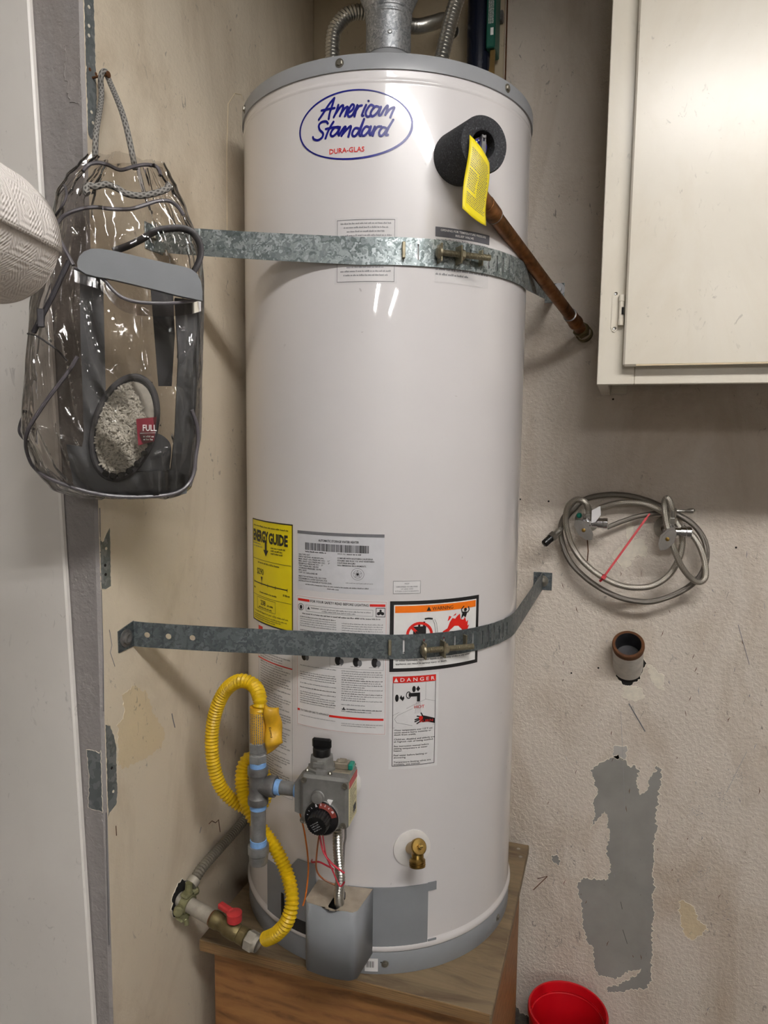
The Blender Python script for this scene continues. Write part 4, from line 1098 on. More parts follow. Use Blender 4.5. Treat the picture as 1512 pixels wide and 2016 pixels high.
# ------------------------------------------------------------------ straps holding the heater to the walls
def strap_path(wl, wr, zl, zm, zr, bend):
    """plan of a band: wall point, straight run to the tank, round it, straight run to the back wall"""
    c = Vector((HX, HY)); Rr = R0 + .0022
    def tangent(p, sgn):
        d = c - p; L = d.length; a = math.atan2(d.y, d.x); h = math.asin(Rr / L)
        t = math.sqrt(L * L - Rr * Rr); a2 = a + sgn * h
        return p + Vector((math.cos(a2), math.sin(a2))) * t
    pl, pr = Vector(wl), Vector(wr)
    tl, tr = tangent(pl, -1), tangent(pr, 1)
    al, ar = math.atan2(tl.y - c.y, tl.x - c.x), math.atan2(tr.y - c.y, tr.x - c.x)
    while ar < al: ar += 2 * PI
    plan = [pl + (tl - pl) * k / 30 for k in range(30)]
    plan += [c + Vector((math.cos(al + (ar - al) * k / 60), math.sin(al + (ar - al) * k / 60))) * Rr for k in range(60)]
    plan += [tr + (pr - tr) * k / 20 for k in range(21)]
    S = [0]
    for a, b in zip(plan, plan[1:]): S.append(S[-1] + (b - a).length)
    sl, sr = S[30], S[90]
    out = []
    for p, s_ in zip(plan, S):
        if s_ < sl: z = zl + (zm - zl) * (s_ / sl) ** .8
        elif s_ > sr: z = zm + (zr - zm) * (s_ - sr) / (S[-1] - sr)
        else: z = zm
        out.append((p.x, p.y, z))
    return out, S

class Band:
    def __init__(s, path, S): s.p = [Vector(q) for q in path]; s.S = S
    def at(s, x):
        S = s.S; x = min(max(x, 0), S[-1])
        for k in range(len(S) - 1):
            if x <= S[k + 1]: break
        f_ = (x - S[k]) / max(1e-9, S[k + 1] - S[k])
        p = s.p[k].lerp(s.p[k + 1], f_)
        a, b = s.p[max(k - 1, 0)], s.p[min(k + 2, len(s.p) - 1)]
        t = (b - a); t.z = 0; t.normalize()
        return p, t, Vector((t.y, -t.x, 0))           # point, along, outwards
    def s_of(s, q):
        return min(((Vector(q).xy - p.xy).length, S) for p, S in zip(s.p, s.S))[1]
    def frame(s, x):
        p, t, n = s.at(x); return lambda a, b, c: p + t * a + Vector((0, 0, b)) + n * c

def make_band(band, h, slots, holes, name, mat, parent):
    """steel band with punched slots and round holes"""
    mb = MB(); L = band.S[-1]
    cuts = {0., L}
    n = int(L / .006)
    for k in range(n + 1): cuts.add(L * k / n)
    sw = .0032; hw = .0072
    spans = [(q - sw / 2, q + sw / 2, 's') for q in slots] + [(q - hw, q + hw, 'h') for q in holes]
    cuts = [c for c in cuts if not any(a - .002 < c < b + .002 for a, b, _ in spans)]
    for a, b, _ in spans: cuts += [a, b]
    cuts = sorted(cuts)
    def P(x, y):
        p, t, nn = band.at(x); return p + Vector((0, 0, y)) + nn * .0008
    for a, b in zip(cuts, cuts[1:]):
        kind = next((k for x, y, k in spans if abs(x - a) < 1e-7 and abs(y - b) < 1e-7), None)
        if kind == 's':
            y0 = h * .29
            mb.add([P(a, -h / 2), P(b, -h / 2), P(b, -y0), P(a, -y0)], [(0, 1, 2, 3)]); mb.add([P(a, y0), P(b, y0), P(b, h / 2), P(a, h / 2)], [(0, 1, 2, 3)])
        elif kind == 'h':
            m = (a + b) / 2; r = .0044
            for y0, y1 in ((-h / 2, -hw), (hw, h / 2)): mb.add([P(a, y0), P(b, y0), P(b, y1), P(a, y1)], [(0, 1, 2, 3)])
            o = [(hw, 0), (hw, hw), (0, hw), (-hw, hw), (-hw, 0), (-hw, -hw), (0, -hw), (hw, -hw)]
            vs = [P(m + x, y) for x, y in o] + [P(m + r * math.cos(PI * k / 8), r * math.sin(PI * k / 8)) for k in range(16)]
            fs = []
            for k in range(8):
                k2 = (k + 1) % 8; fs += [(k, 8 + 2 * k, 8 + 2 * k + 1), (k, 8 + 2 * k + 1, k2), (k2, 8 + 2 * k + 1, 8 + (2 * k + 2) % 16)]
            mb.add(vs, fs)
        else:
            mb.add([P(a, -h / 2), P(b, -h / 2), P(b, h / 2), P(a, h / 2)], [(0, 1, 2, 3)])
    o = mb.build(name, mat, parent, 0, weld=True)
    md = o.modifiers.new('thick', 'SOLIDIFY'); md.thickness = .0015; md.offset = 0
    return o

def buckle(band, x, parent, dz=0.):
    """tension bolt through two bent plates, with end tabs"""
    f_ = band.frame(x)
    for dx in (-.058, ):
        g = band.frame(x + dx); MB().box(g, (-.0025, -.011, .001), (.0022, .012, .010), .0006).build('tab', 'bolt_tan', parent)
    for dx, w_ in ((-.006, .012), (.024, .012)):
        g = band.frame(x + dx); MB().box(g, (-.0014, -.0145 + dz, .001), (.0014, .0115 + dz, .0185), .0006).build('clamp_plate', 'bolt_tan', parent)
    g = band.frame(x + .009); p0 = g(-.015, dz - .001, .0115); ax_ = (g(1, 0, 0) - g(0, 0, 0))
    mb = MB().lathe([(0, -.006), (.006, -.0055), (.009, -.003), (.0098, 0), (0, 0)], p0 - ax_ * .001, ax_, 24)
    hexnut(mb, p0 + ax_ * .031, ax_, .0082, .007)
    pr = []; k = 0.
    while k < .082:
        pr += [(.0040, k), (.0047, k + .001)]; k += .002
    mb.lathe([(0, 0)] + pr + [(0, .082)], p0, ax_, 14).build('tension_bolt', 'bolt_tan', parent)
    g = band.frame(x + .066); MB().box(g, (-.0014, -.011, .001), (.0014, .012, .010), .0006).build('tab', 'bolt_tan', parent)

# upper strap
path, S = strap_path((-.688, .975), (-.146, 1.598), 1.897, 1.8695, 1.905, 0)
B1 = Band(path, S)
bx1 = B1.s_of(TP(.335, 0, 1.87))
up = thing('heater_strap', 'shiny spangled steel strap round the upper part of the heater', 'strap', (-.688, .975, 1.897), 'steel straps holding the heater')
sl = [bx1 + q for q in (-.036, -.004, .03, .05, .086, .106, .1225, .139, .153)]
make_band(B1, .0395, sl, [.066], 'band', 'galv_bright', up)
buckle(B1, bx1, up)
def wall_plate(pos, n, r, parent, mat, ang=0.):
    mb = MB().lathe([(0, 0), (r, 0), (r, .0015), (0, .0015)], pos, n, 24)
    hexnut(mb, Vector(pos) + Vector(n) * .0015, n, r * .5, .006); mb.build('lag_bolt', mat, parent)
MB().box(W0, (XL, .955, 1.877), (XL + .002, 1.0, 1.9165), .0005).build('wall_tab', 'galv_bright', up)
wall_plate((XL + .002, .972, 1.897), (1, 0, 0), .009, up, 'bolt_steel')
MB().box(W0, (-.162, YB - .002, 1.885), (-.122, YB, 1.925), .0005).build('wall_tab', 'galv_bright', up)
MB().lathe([(0, 0), (.013, 0), (.013, .0018), (.007, .002), (.006, .007), (0, .008)], (-.134, YB - .002, 1.912), (0, -1, 0), 24).build('lag_bolt', 'label_silver', up)
# lower strap
path, S = strap_path((-.688, .905), (-.147, 1.598), 1.298, 1.2765, 1.288, 0)
B2 = Band(path, S)
bx2 = B2.s_of(TP(.285, 0, 1.2765))
dn = thing('heater_strap', 'dull grey steel strap round the lower part of the heater', 'strap', (-.688, .905, 1.298), 'steel straps holding the heater')
sl = [bx2 + q for q in (-.036, -.004, .03, .05, .086, .106, .1225, .139, .153, .168, .182)]
make_band(B2, .0385, sl, [.020, .052, .088], 'band', 'galv_dull', dn)
buckle(B2, bx2, dn, -.003)
MB().prism(lambda a, b, c: FL(a, b, c), [(.870, 1.2775), (.9065, 1.2785), (.9065, 1.3175), (.870, 1.310)], 0, .0018).build('wall_tab', 'galv_dull', dn)
MB().lathe([(0, 0), (.0135, 0), (.0135, .0015), (.009, .002), (.0085, .005), (.006, .006), (0, .0045)], FL(.886, 1.296, .0018), (1, 0, 0), 28).build('lag_bolt', 'iron_dark', dn)
MB().box(W0, (-.166, YB - .002, 1.268), (-.126, YB, 1.307), .0005).build('wall_tab', 'galv_dull', dn)
MB().lathe([(0, 0), (.0125, 0), (.0125, .0015), (.006, .002), (.006, .0055), (0, .0065)], (-.146, YB - .002, 1.288), (0, -1, 0), 24).build('lag_bolt', 'bolt_steel', dn)

# ------------------------------------------------------------------ copper discharge pipe
cp = thing('copper_pipe', 'tarnished copper discharge pipe slanting from relief valve to back wall', 'pipe', (-.073, 1.6, 1.81))
P0, P1 = Vector(TF(.43)(.012, 1.943, .046)), Vector((-.0745, 1.595, 1.8135))
dr = (P1 - P0).normalized(); LL = (P1 - P0).length
mb = MB().tube([P0 + dr * q for q in (0, LL - .03)], .0111, 24).build('pipe', 'copper', cp)
MB().lathe([(.0111, 0), (.0132, .001), (.0132, .034), (.0111, .035)], P0 + dr * .018, dr, 28).build('coupling', 'copper', cp)
MB().tube(smooth_path([P0 + dr * .02, P0, P0 + Vector((-.006, -.008, .014)), P0 + Vector((-.008, -.010, .03))], 6), .0128, 24).build('elbow', 'copper', cp)
MB().lathe([(.0111, 0), (.0128, .0006), (.0128, .0014), (.0111, .002)], P0 + dr * .0532, dr, 28).build('solder_ring', 'foil_grey', cp)
MB().lathe([(.0111, 0), (.0132, .001), (.0132, .030), (.0145, .034), (.0145, .042), (.012, .046), (.012, .075)], P0 + dr * (LL - .115), dr, 28).build('coupling', 'copper', cp)
MB().lathe([(.0111, 0), (.0133, .0006), (.0133, .0016), (.0111, .002)], P0 + dr * (LL - .117), dr, 28).build('solder_ring', 'foil_grey', cp)
hexnut(mb2 := MB(), P0 + dr * (LL - .045), dr, .0165, .02)
mb2.lathe([(.0145, 0), (.017, .001), (.017, .010), (.0145, .011)], P0 + dr * (LL - .018), dr, 24).build('wall_fitting', 'old_brass', cp)

# ------------------------------------------------------------------ gas tee, nipples and drip leg
gp = thing('gas_pipe', 'grey iron tee with nipples and capped drip leg beside the gas valve', 'pipe', (-.511, .9668, .927))
TC = G(-.127, 1.0585, .052)                     # tee centre
zu = Vector((0, 0, 1))
tee = MB().lathe([(.0125, -.030), (.0158, -.030), (.0162, -.0285), (.0162, -.019), (.0145, -.016), (.0135, -.010), (.0135, .010), (.0145, .016), (.0162, .019), (.0162, .0285), (.0158, .030), (.0125, .030)], TC, zu, 32)
tee.lathe([(.0130, .004), (.0140, .012), (.0162, .018), (.0162, .0275), (.0158, .029), (.0125, .029)], TC, GT, 32)
tee.build('tee', 'iron_dark', gp)
MB().lathe([(.0105, .02), (.0105, .071)], TC, GT, 24).build('nipple', 'iron_pipe', gp)
for a, b in ((.029, .0375), (.061, .069)): MB().lathe([(.0105, a), (.0118, a + .0004), (.0118, b - .0004), (.0105, b)], TC, GT, 24).build('thread_tape', 'teflon_blue', gp)
MB().lathe([(.0118, -.022), (.0118, -.105)], TC, zu, 24).build('drip_leg', 'iron_pipe', gp)
for a, b in ((-.030, -.039), (-.089, -.1005)): MB().lathe([(.0118, a), (.013, a - .0004), (.013, b + .0004), (.0118, b)], TC, zu, 24).build('thread_tape', 'teflon_blue', gp)
MB().lathe([(.0125, -.0985), (.0162, -.0985), (.0165, -.1), (.0165, -.112), (.015, -.114), (.0145, -.127), (.0135, -.129), (0, -.130)], TC, zu, 24).build('pipe_cap', 'iron_pipe', gp)
MB().lathe([(.0118, .029), (.0128, .0295), (.0128, .0375), (.0118, .038)], TC, zu, 24).build('thread_tape', 'teflon_blue', gp)
mb = MB(); hexnut(mb, TC + zu * .037, zu, .0148, .014); hexnut(mb, TC + zu * .053, zu, .0142, .018); mb.lathe([(.0118, .049), (.0118, .055)], TC, zu, 24)
mb.build('union_nut', 'zinc', gp)

# yellow gas hose
hz = thing('gas_hose', 'looped yellow corrugated gas hose from the tee to the red-handled valve', 'hose', tuple(TC + zu * .06))
H0 = TC + zu * .068
HP = [H0, H0 + zu * .04, H0 + Vector((.0035, .002, .066))] + [Vector(p) for p in [(-0.528,0.985,1.2088),(-0.5576,0.99,1.2111),(-0.5912,1.0,1.1835),(-0.6137,1.005,1.1316),(-0.6165,1.005,1.0703),(-0.605,1.01,1.0189),(-0.5815,1.02,0.9896),(-0.5567,1.03,0.9783),(-0.5399,1.036,0.9889),(-0.5351,1.038,1.0198),(-0.5451,1.036,1.0519),(-0.5588,1.03,1.0674),(-0.5685,1.02,1.0519),(-0.5631,1.008,1.0207),(-0.5437,0.999,0.9894),(-0.5231,0.998,0.9659),(-0.4948,0.992,0.9401),(-0.4719,0.985,0.9076),(-0.4538,0.965,0.8814),(-0.4569,0.955,0.8519),(-0.4763,0.957,0.824),(-0.5018,0.967,0.8015)]]
mb = MB(); corrugated(mb, HP[1:], .0090, .0117, .0058, 18); mb.build('hose', 'yellow_hose', hz)
sleeve = MB().tube([H0 - zu * .002, H0 + zu * .02, H0 + zu * .058], [.0118, .0124, .012], 20).build('sleeve', 'yellow_print', hz)
mb = MB(); n_ = 5
for k in range(9):
    a0_ = -2.6 + k * .26
    smap2 = lambda x, y: H0 + zu * (.054 - x) + Vector((math.cos(a0_ + y), math.sin(a0_ + y), 0)) * .0127
    greek(mb, smap2, .004, .05, 0, .11 * .9, 0, random) if False else None
    x = .004
    while x < .05:
        l = random.uniform(.001, .004)
        mb.add([smap2(x, 0), smap2(x + l, 0), smap2(x + l, .12), smap2(x, .12)], [(0, 1, 2, 3)]); x += l + .0009
mb.build('print', 'ink_grey', sleeve, 0, fix=False)
# torn printed sleeve curling off the hose
fl = MB(); fs = []; vs = []
FQ = lambda a, b: Vector(H0) + GT * a + zu * b
rows = [(.014, .030, .052, .064), (.013, .034, .030, .050), (.014, .033, .002, .022), (.018, .036, -.006, .006), (.014, .026, -.018, -.012)]
cols = 7
crn = [(.013, .064, .033, .058), (.013, .040, .036, .044), (.013, .018, .037, .022), (.016, .002, .040, .004), (.016, -.016, .030, -.006)]
for j in range(17):
    t_ = j / 16 * 4; i_ = min(3, int(t_)); f_ = t_ - i_
    a = [x + (y - x) * f_ for x, y in zip(crn[i_], crn[i_ + 1])]
    for i in range(cols):
        u = i / (cols - 1)
        p = FQ(a[0] + (a[2] - a[0]) * u, a[1] + (a[3] - a[1]) * u) + GN * (.004 + .007 * math.sin(PI * u * .9 + .3 * j / 16) - .010 * u + .004 * math.sin(j * .7))
        vs.append(p)
fs = [(j * cols + i, j * cols + i + 1, (j + 1) * cols + i + 1, (j + 1) * cols + i) for j in range(16) for i in range(cols - 1)]
fo = fl.add(vs, fs).build('torn_sleeve', 'yellow_print', hz, 60)
md = fo.modifiers.new('thick', 'SOLIDIFY'); md.thickness = .0008
mb = MB()
pm = lambda x, y: FQ(.030 + x, .012 + y) + GN * .0135
put_text(mb, lambda x, y: FQ(.024 + .2 * x + y, .034 - x) + GN * .0155, 'forma', 0, 0, .0045, .017, 'L', 0, .02)
mb.build('print', 'ink_black', fo, 0, fix=False)

# gas shut-off stub out of the left wall
gs = thing('gas_stub_pipe', 'old pipe from the left wall with a red-handled gas valve', 'pipe', (-.69, 1.015, .80))
Q0, Q1 = Vector((-.69, 1.012, .800)), Vector((-.530, .994, .7665))
qd = (Q1 - Q0).normalized(); QL = (Q1 - Q0).length
MB().lathe([(.0125, -.0), (.0125, .085)], Q0, qd, 28).build('pipe', 'old_pipe', gs)
bv = MB().lathe([(.0125, .072), (.0145, .074), (.0145, .084), (.0125, .088), (.0125, .096), (.0148, .102), (.0155, .112), (.0148, .124), (.013, .128), (.0145, .130), (.0145, .142), (.012, .143)], Q0, qd, 28).build('valve_body', 'old_brass', gs)
MB().lathe([(.0125, .070), (.0132, .071), (.0132, .0765), (.0125, .078)], Q0, qd, 24).build('rust_band', 'rust', gs)
mb = MB(); hexnut(mb, Q0 + qd * .1435, qd, .0165, .018); mb.lathe([(.0142, .16), (.0125, .166)], Q0, qd, 24).build('flare_nut', 'old_pipe', gs)
hc = Q0 + qd * .118 + zu * .012
hd = MB().lathe([(.006, 0), (.006, .006), (.0125, .007), (.0128, .021), (.011, .022), (0, .0225)], hc, zu, 28)
hx_ = Vector((-.93, .30, .06)).normalized(); hy_ = zu.cross(hx_)
hd.box(frame(hc + zu * .018, hx_, hy_, zu), (.006, -.006, -.005), (.036, .006, .0055), .0025)
hd.build('handle', 'red_handle', bv)
# ragged hole round the pipe and the ground clamp
patch('pipe_hole', FL, [(.990, .785), (.989, .815), (1.0, .827), (1.02, .832), (1.034, .818), (1.032, .79), (1.015, .775), (1.0, .772)], 'dark_hole', wall_left, seed=21., amp=.006)
cl = MB()
cl.lathe([(.0128, .010), (.0165, .010), (.0165, .024), (.0128, .024)], Q0, qd, 24)
cl.box(frame(Q0 + qd * .017, qd, Vector((0, 1, 0)), zu), (-.008, -.0115, .014), (.008, .0115, .021), .003)
cl.box(frame(Q0 + qd * .017, qd, Vector((0, 1, 0)), zu), (-.009, -.026, -.018), (.009, .004, -.012), .003)
for dy, dz_ in ((-.02, .0), (.019, .006)): cl.lathe([(0, 0), (.0085, 0), (.0085, .009), (.006, .012), (0, .012)], Q0 + qd * .014 + Vector((0, dy, dz_)), (Vector((.4, -.8 if dy < 0 else .8, .15))).normalized(), 12)
cl.tube([Q0 + qd * .017 + Vector((0, .004, .012)), Q0 + qd * .018 + Vector((0, .006, .034))], .0062, 12)
cl.tube([Q0 + qd * .017 + Vector((0, -.004, -.012)), Q0 + qd * .02 + Vector((0, -.006, -.034))], .0042, 12)
cl.build('ground_clamp', 'clamp_green', gs)
# old armoured conduit running into the corner
cd_ = thing('flexible_conduit', 'dusty grey flexible conduit running behind the heater from the pipe clamp', 'conduit', (-.672, 1.03, .822))
mb = MB(); corrugated(mb, [(-.672, 1.03, .826), (-.672, 1.06, .834), (-.674, 1.12, .835), (-.675, 1.2, .838), (-.675, 1.27, .85), (-.675, 1.34, .862)], .0086, .0098, .006, 14); mb.build('conduit', 'conduit_grey', cd_)
MB().tube([(-.674, 1.024, .822), (-.672, 1.034, .827)], [.0112, .0112], 16).build('conduit_end', 'old_pipe', cd_)

# ------------------------------------------------------------------ flue and water lines above the heater
fp = thing('flue_pipe', 'galvanised metal flue pipe rising from the top of the heater', 'flue', (HX, HY, 2.147))
MB().lathe([(.036, 2.1475), (.0375, 2.149), (.0378, 2.262), (.0370, 2.265)], O2, ax, 48).build('draft_collar', 'grey_cap', fp)
MB().lathe([(.0385, 2.258), (.0392, 2.259), (.0392, 2.318), (.0405, 2.3195), (.0405, 2.322), (.0395, 2.3235), (.0395, 2.3275), (.041, 2.329), (.041, 2.3315), (.0400, 2.333), (.058, 2.375), (.0585, 2.46), (.060, 2.462), (.060, 2.466), (.0585, 2.468), (.0585, ZC)], O2, ax, 56).build('duct', 'galv_duct', fp, 25)
MB().lathe([(0, 0), (.004, 0), (.003, .002), (0, .0025)], (HX + .0392 * math.cos(A0 + .05), HY + .0392 * math.sin(A0 + .05), 2.283), TN(.05), 12).build('rivet', 'zinc', fp)
def water_line(pts, label):
    t = thing('water_line', label, 'hose', pts[0], 'corrugated water lines above the heater')
    mb = MB(); corrugated(mb, pts, .0112, .0136, .0062, 16); mb.build('hose', 'nickel', t)
    mb = MB(); hexnut(mb, Vector(pts[0]), zu, .0165, .022); mb.build('nut', 'brass', t)
water_line([(-.527, 1.30, 2.1475), (-.527, 1.30, 2.20), (-.527, 1.30, 2.27), (-.527, 1.302, 2.32), (-.520, 1.306, 2.345), (-.500, 1.315, 2.366), (-.475, 1.33, 2.372), (-.44, 1.355, 2.368), (-.40, 1.40, 2.372), (-.38, 1.45, 2.40), (-.372, 1.52, 2.44), (-.37, 1.585, 2.45)], 'corrugated steel water line bending over behind the flue pipe')
water_line([(-.335, 1.30, 2.1475), (-.333, 1.30, 2.20), (-.322, 1.302, 2.262), (-.308, 1.31, 2.33), (-.292, 1.32, 2.39), (-.285, 1.33, 2.45), (-.285, 1.34, ZC - .002)], 'corrugated steel water line slanting up to the ceiling beside the flue')
nt_ = thing('blue_tube', 'dark navy tube with a green card hanging on the board behind the heater', 'tube', (-.309, 1.55, 2.2))
MB().lathe([(0, 2.18), (.022, 2.182), (.024, 2.19), (.024, 2.62), (.02, 2.64), (0, 2.645)], (-.306, 1.545, 0), ax, 28).build('body', 'navy_plastic', nt_)
gc_ = MB().box(W0, (-.287, 1.520, 2.375), (-.2685, 1.575, 2.60), .002).build('card', 'green_card', nt_)
mb = MB(); cmap = lambda x, y: Vector((x, 1.5195, y))
for k in range(5): greek(mb, lambda x, y: cmap(-.2835 + y, 2.42 + x), .0, .12, .0022 * k + .001, .0015)
mb.add([cmap(-.278, 2.398), cmap(-.272, 2.398), cmap(-.272, 2.412), cmap(-.278, 2.412)], [(0, 1, 2, 3)], 0)
mb.build('print', 'ink_white', gc_, 0, fix=False)
MB().prism(lambda a, b, c: Vector((a, 1.53 + c, b)), [(-.2835, 2.28), (-.2705, 2.28), (-.2695, 2.375), (-.2795, 2.375), (-.2795, 2.345), (-.287, 2.315), (-.288, 2.28)], 0, .004).build('clip', 'brass_tan', nt_)
MB().box(W0, (-.330, 1.5685, 2.45), (-.262, YB - .014, 2.47), .002).build('hanger', 'iron_dark', nt_)

# ------------------------------------------------------------------ wall cabinet
CX, CF, CZ = -.0385, 1.256, 1.689
cb = thing('wall_cabinet', 'cream painted wall cabinet with a flat overlay door above the hoses', 'cabinet', (.46, 1.43, CZ))
c1 = 1.0
def cbx(name, lo, hi, mat='cabinet_paint', par=cb, bev=.001): return MB().box(W0, lo, hi, bev).build(name, mat, par)
cbx('side_panel', (CX, CF + .019, CZ + .001), (CX + .018, YB, ZC - .002))
cbx('side_panel', (c1 - .018, CF + .019, CZ + .001), (c1, YB, ZC - .002))
cbx('bottom_panel', (CX + .018, CF + .019, CZ + .022), (c1 - .018, YB - .006, CZ + .038), 'cabinet_inside')
cbx('back_panel', (CX + .018, YB - .006, CZ + .03), (c1 - .018, YB, ZC - .002), 'cabinet_inside')
cbx('hanging_rail', (CX + .018, YB - .02, CZ + .004), (CX + .05, YB - .002, CZ + .022))
cbx('face_stile', (CX, CF, CZ), (CX + .058, CF + .019, ZC - .002))
cbx('face_stile', (c1 - .058, CF, CZ), (c1, CF + .019, ZC - .002))
cbx('face_rail', (CX + .0584, CF, CZ), (c1 - .0584, CF + .019, CZ + .052))
dxl = [(0.0011,1.237,1.7165)][0]
door = cbx('door', (dxl[0], CF - .020, dxl[2]), (c1 - .04, CF - .001, ZC - .06), bev=.003)
MB().box(W0, (dxl[0] + .02, CF - .0206, dxl[2] + .0002), (dxl[0] + .35, CF - .015, dxl[2] + .0022)).build('worn_edge', 'plaster_old', door)
def hinge(z):
    h = MB().prism(lambda a, b, c: Vector((dxl[0] - .010 + a, CF - c, z + b)), [(-.011, -.026), (-.009, -.032), (-.005, -.034), (-.001, -.030), (.001, -.022), (.006, -.022), (.006, .022), (.001, .022), (-.001, .030), (-.005, .034), (-.009, .032), (-.011, .026)], 0, .0014)
    h = h.build('hinge', 'cabinet_paint', cb)
    MB().lathe([(0, -.024), (.0045, -.024), (.0048, -.022), (.0048, -.014), (.0042, -.0135), (.0042, .0135), (.0048, .014), (.0048, .022), (.0045, .024), (0, .024)], (dxl[0] - .006, CF - .006, z), (0, 0, 1), 16).build('barrel', 'cabinet_paint', h)
    MB().box(W0, (dxl[0] - .0055, CF - .0115, z - .007), (dxl[0] - .002, CF - .008, z + .004)).build('spring_gap', 'dark_hole', h)
    for q in (-.0275, .0275): MB().lathe([(0, .0005), (.0018, .001), (.0028, 0)], (dxl[0] - .0155, CF - .0014, z + q), (0, -1, 0), 12).build('screw', 'nickel', h)
hinge([(-0.0075,1.25,1.8065)][0][2]); hinge(2.45)

# ------------------------------------------------------------------ drain stub out of the back wall
sp_ = thing('drain_stub', 'open white pipe stub with rusty rim slanting out of the back wall', 'pipe', (.044, 1.6, 1.09))
sd_ = Vector((-.03, -.70, .714)).normalized()
SP = Vector([(0.037,1.545,1.1788)][0])
L0 = (YB - SP.y) / -sd_.y
MB().lathe([(.0262, -.002), (.0305, -.004), (.0315, -.008), (.031, -.05), (.031, -L0 - .02), (.0262, -L0 - .02), (.0262, -.004)], SP, sd_, 40).build('pipe', 'pipe_white', sp_)
MB().lathe([(.0258, .0005), (.0305, .001), (.0322, -.001), (.0324, -.008), (.0318, -.013), (.0312, -.014)], SP, sd_, 40).build('rim', 'rust', sp_)
MB().lathe([(.0258, .0006), (.0258, -.05), (0, -.052)], SP, sd_, 32).build('bore', 'dark_bore', sp_)
ho = [(0.0102,1.0911),(0.0268,1.0704),(0.0457,1.0659),(0.0675,1.0865),(0.0799,1.127),(0.0731,1.1429),(0.0422,1.1452),(0.0119,1.1252)]
cxh, czh = sum(p[0] for p in ho) / len(ho), sum(p[1] for p in ho) / len(ho)
ho = [(cxh + (a - cxh) * .88, czh + (b - czh) * .88) for a, b in ho]
patch('pipe_hole', FB, ho, 'dark_hole', wall_back, seed=31., amp=.003)
for pts, sd2 in (([(0.0331,1.0689),(0.0506,1.0733),(0.0683,1.0687),(0.0772,1.054),(0.0572,1.0402),(0.031,1.046)], 41.), ([(0.0792,1.1213),(0.0896,1.1169),(0.1105,1.1027),(0.1151,1.0699),(0.0964,1.0788),(0.0855,1.0942)], 42.)):
    patch('paint_flake', FB, pts, 'paint_lip', wall_back, seed=sd2, off=.0012)

# ------------------------------------------------------------------ wall valves and braided hoses
def stop_valve(c, label, seed, hang):
    t = thing('stop_valve', label, 'valve', c, 'chrome stop valves on the back wall')
    x, y, z = c
    MB().lathe([(.026, 0), (.026, .002), (.02, .005), (.012, .007), (.012, 0)], (x, YB, z), (0, -1, 0), 28).build('escutcheon', 'old_pipe', t)
    mb = MB().lathe([(.009, 0), (.009, .05), (.0115, .05), (.0115, .076), (.0095, .079), (.0065, .08), (.0065, .088), (0, .088)], (x, YB, z), (0, -1, 0), 24)
    mb.lathe([(.0085, 0), (.0085, .022)], (x, YB - .062, z), (0, 0, 1), 20)
    mb.lathe([(.0085, 0), (.0085, .022), (.0105, .022), (.0105, .032), (.0115, .033), (.0115, .041), (.009, .042), (0, .042)], (x, YB - .062, z), (1, 0, 0), 24)
    mb.build('body', 'chrome', t)
    mb = MB(); hexnut(mb, Vector((x, YB - .062, z + .018)), (0, 0, 1), .0105, .012); mb.build('outlet_nut', 'nickel', t)
    # oval handle
    a = hang; ux = Vector((math.cos(a), 0, math.sin(a))); uy = Vector((-math.sin(a), 0, math.cos(a)))
    fr2 = frame((x - .004, YB - .088, z - .012), ux, uy, (0, -1, 0))
    pts = []
    for k in range(28):
        q = 2 * PI * k / 28; r_ = 1 + .10 * math.cos(2 * q) + .04 * math.cos(10 * q)
        pts.append((.023 * r_ * math.cos(q), .0135 * math.sin(q) * (1 + .04 * math.cos(8 * q))))
    hm = MB().prism(fr2, pts, -.003, .003)
    hm.prism(fr2, [(p[0] * .8, p[1] * .7) for p in pts], .003, .0055)
    hm = hm.build('handle', 'chrome', t, 25)
    MB().lathe([(0, 0), (.0042, 0), (.0038, .003), (0, .0035)], fr2(0, 0, .0055), (0, -1, 0), 14).build('screw', 'brass', hm)
    return t
vL = [(-0.0559,1.52,1.428)][0]; vR = [(0.1031,1.52,1.4184)][0]
s1 = stop_valve((vL[0], YB, vL[2]), 'chrome stop valve with white paper tag under the braided hose loop', 1, 2.3)
tg2 = MB().prism(lambda a, b, c: Vector((a, 1.522 - c, b)), [(-0.046,1.4554),(-0.0296,1.4654),(-0.0278,1.4469),(-0.0381,1.4319),(-0.0459,1.4295)], 0, .0008).build('paper_tag', 'label_white', s1)
MB().sphere((vL[0] - .016, 1.56, vL[2] + .012), .006, 10).build('paint_dab', 'teal_plastic', s1)
s2 = stop_valve((vR[0], YB, vR[2]), 'chrome stop valve under the smaller hose loop below the cabinet', 2, 1.1)
CZm = (1020, 950, 3.78)
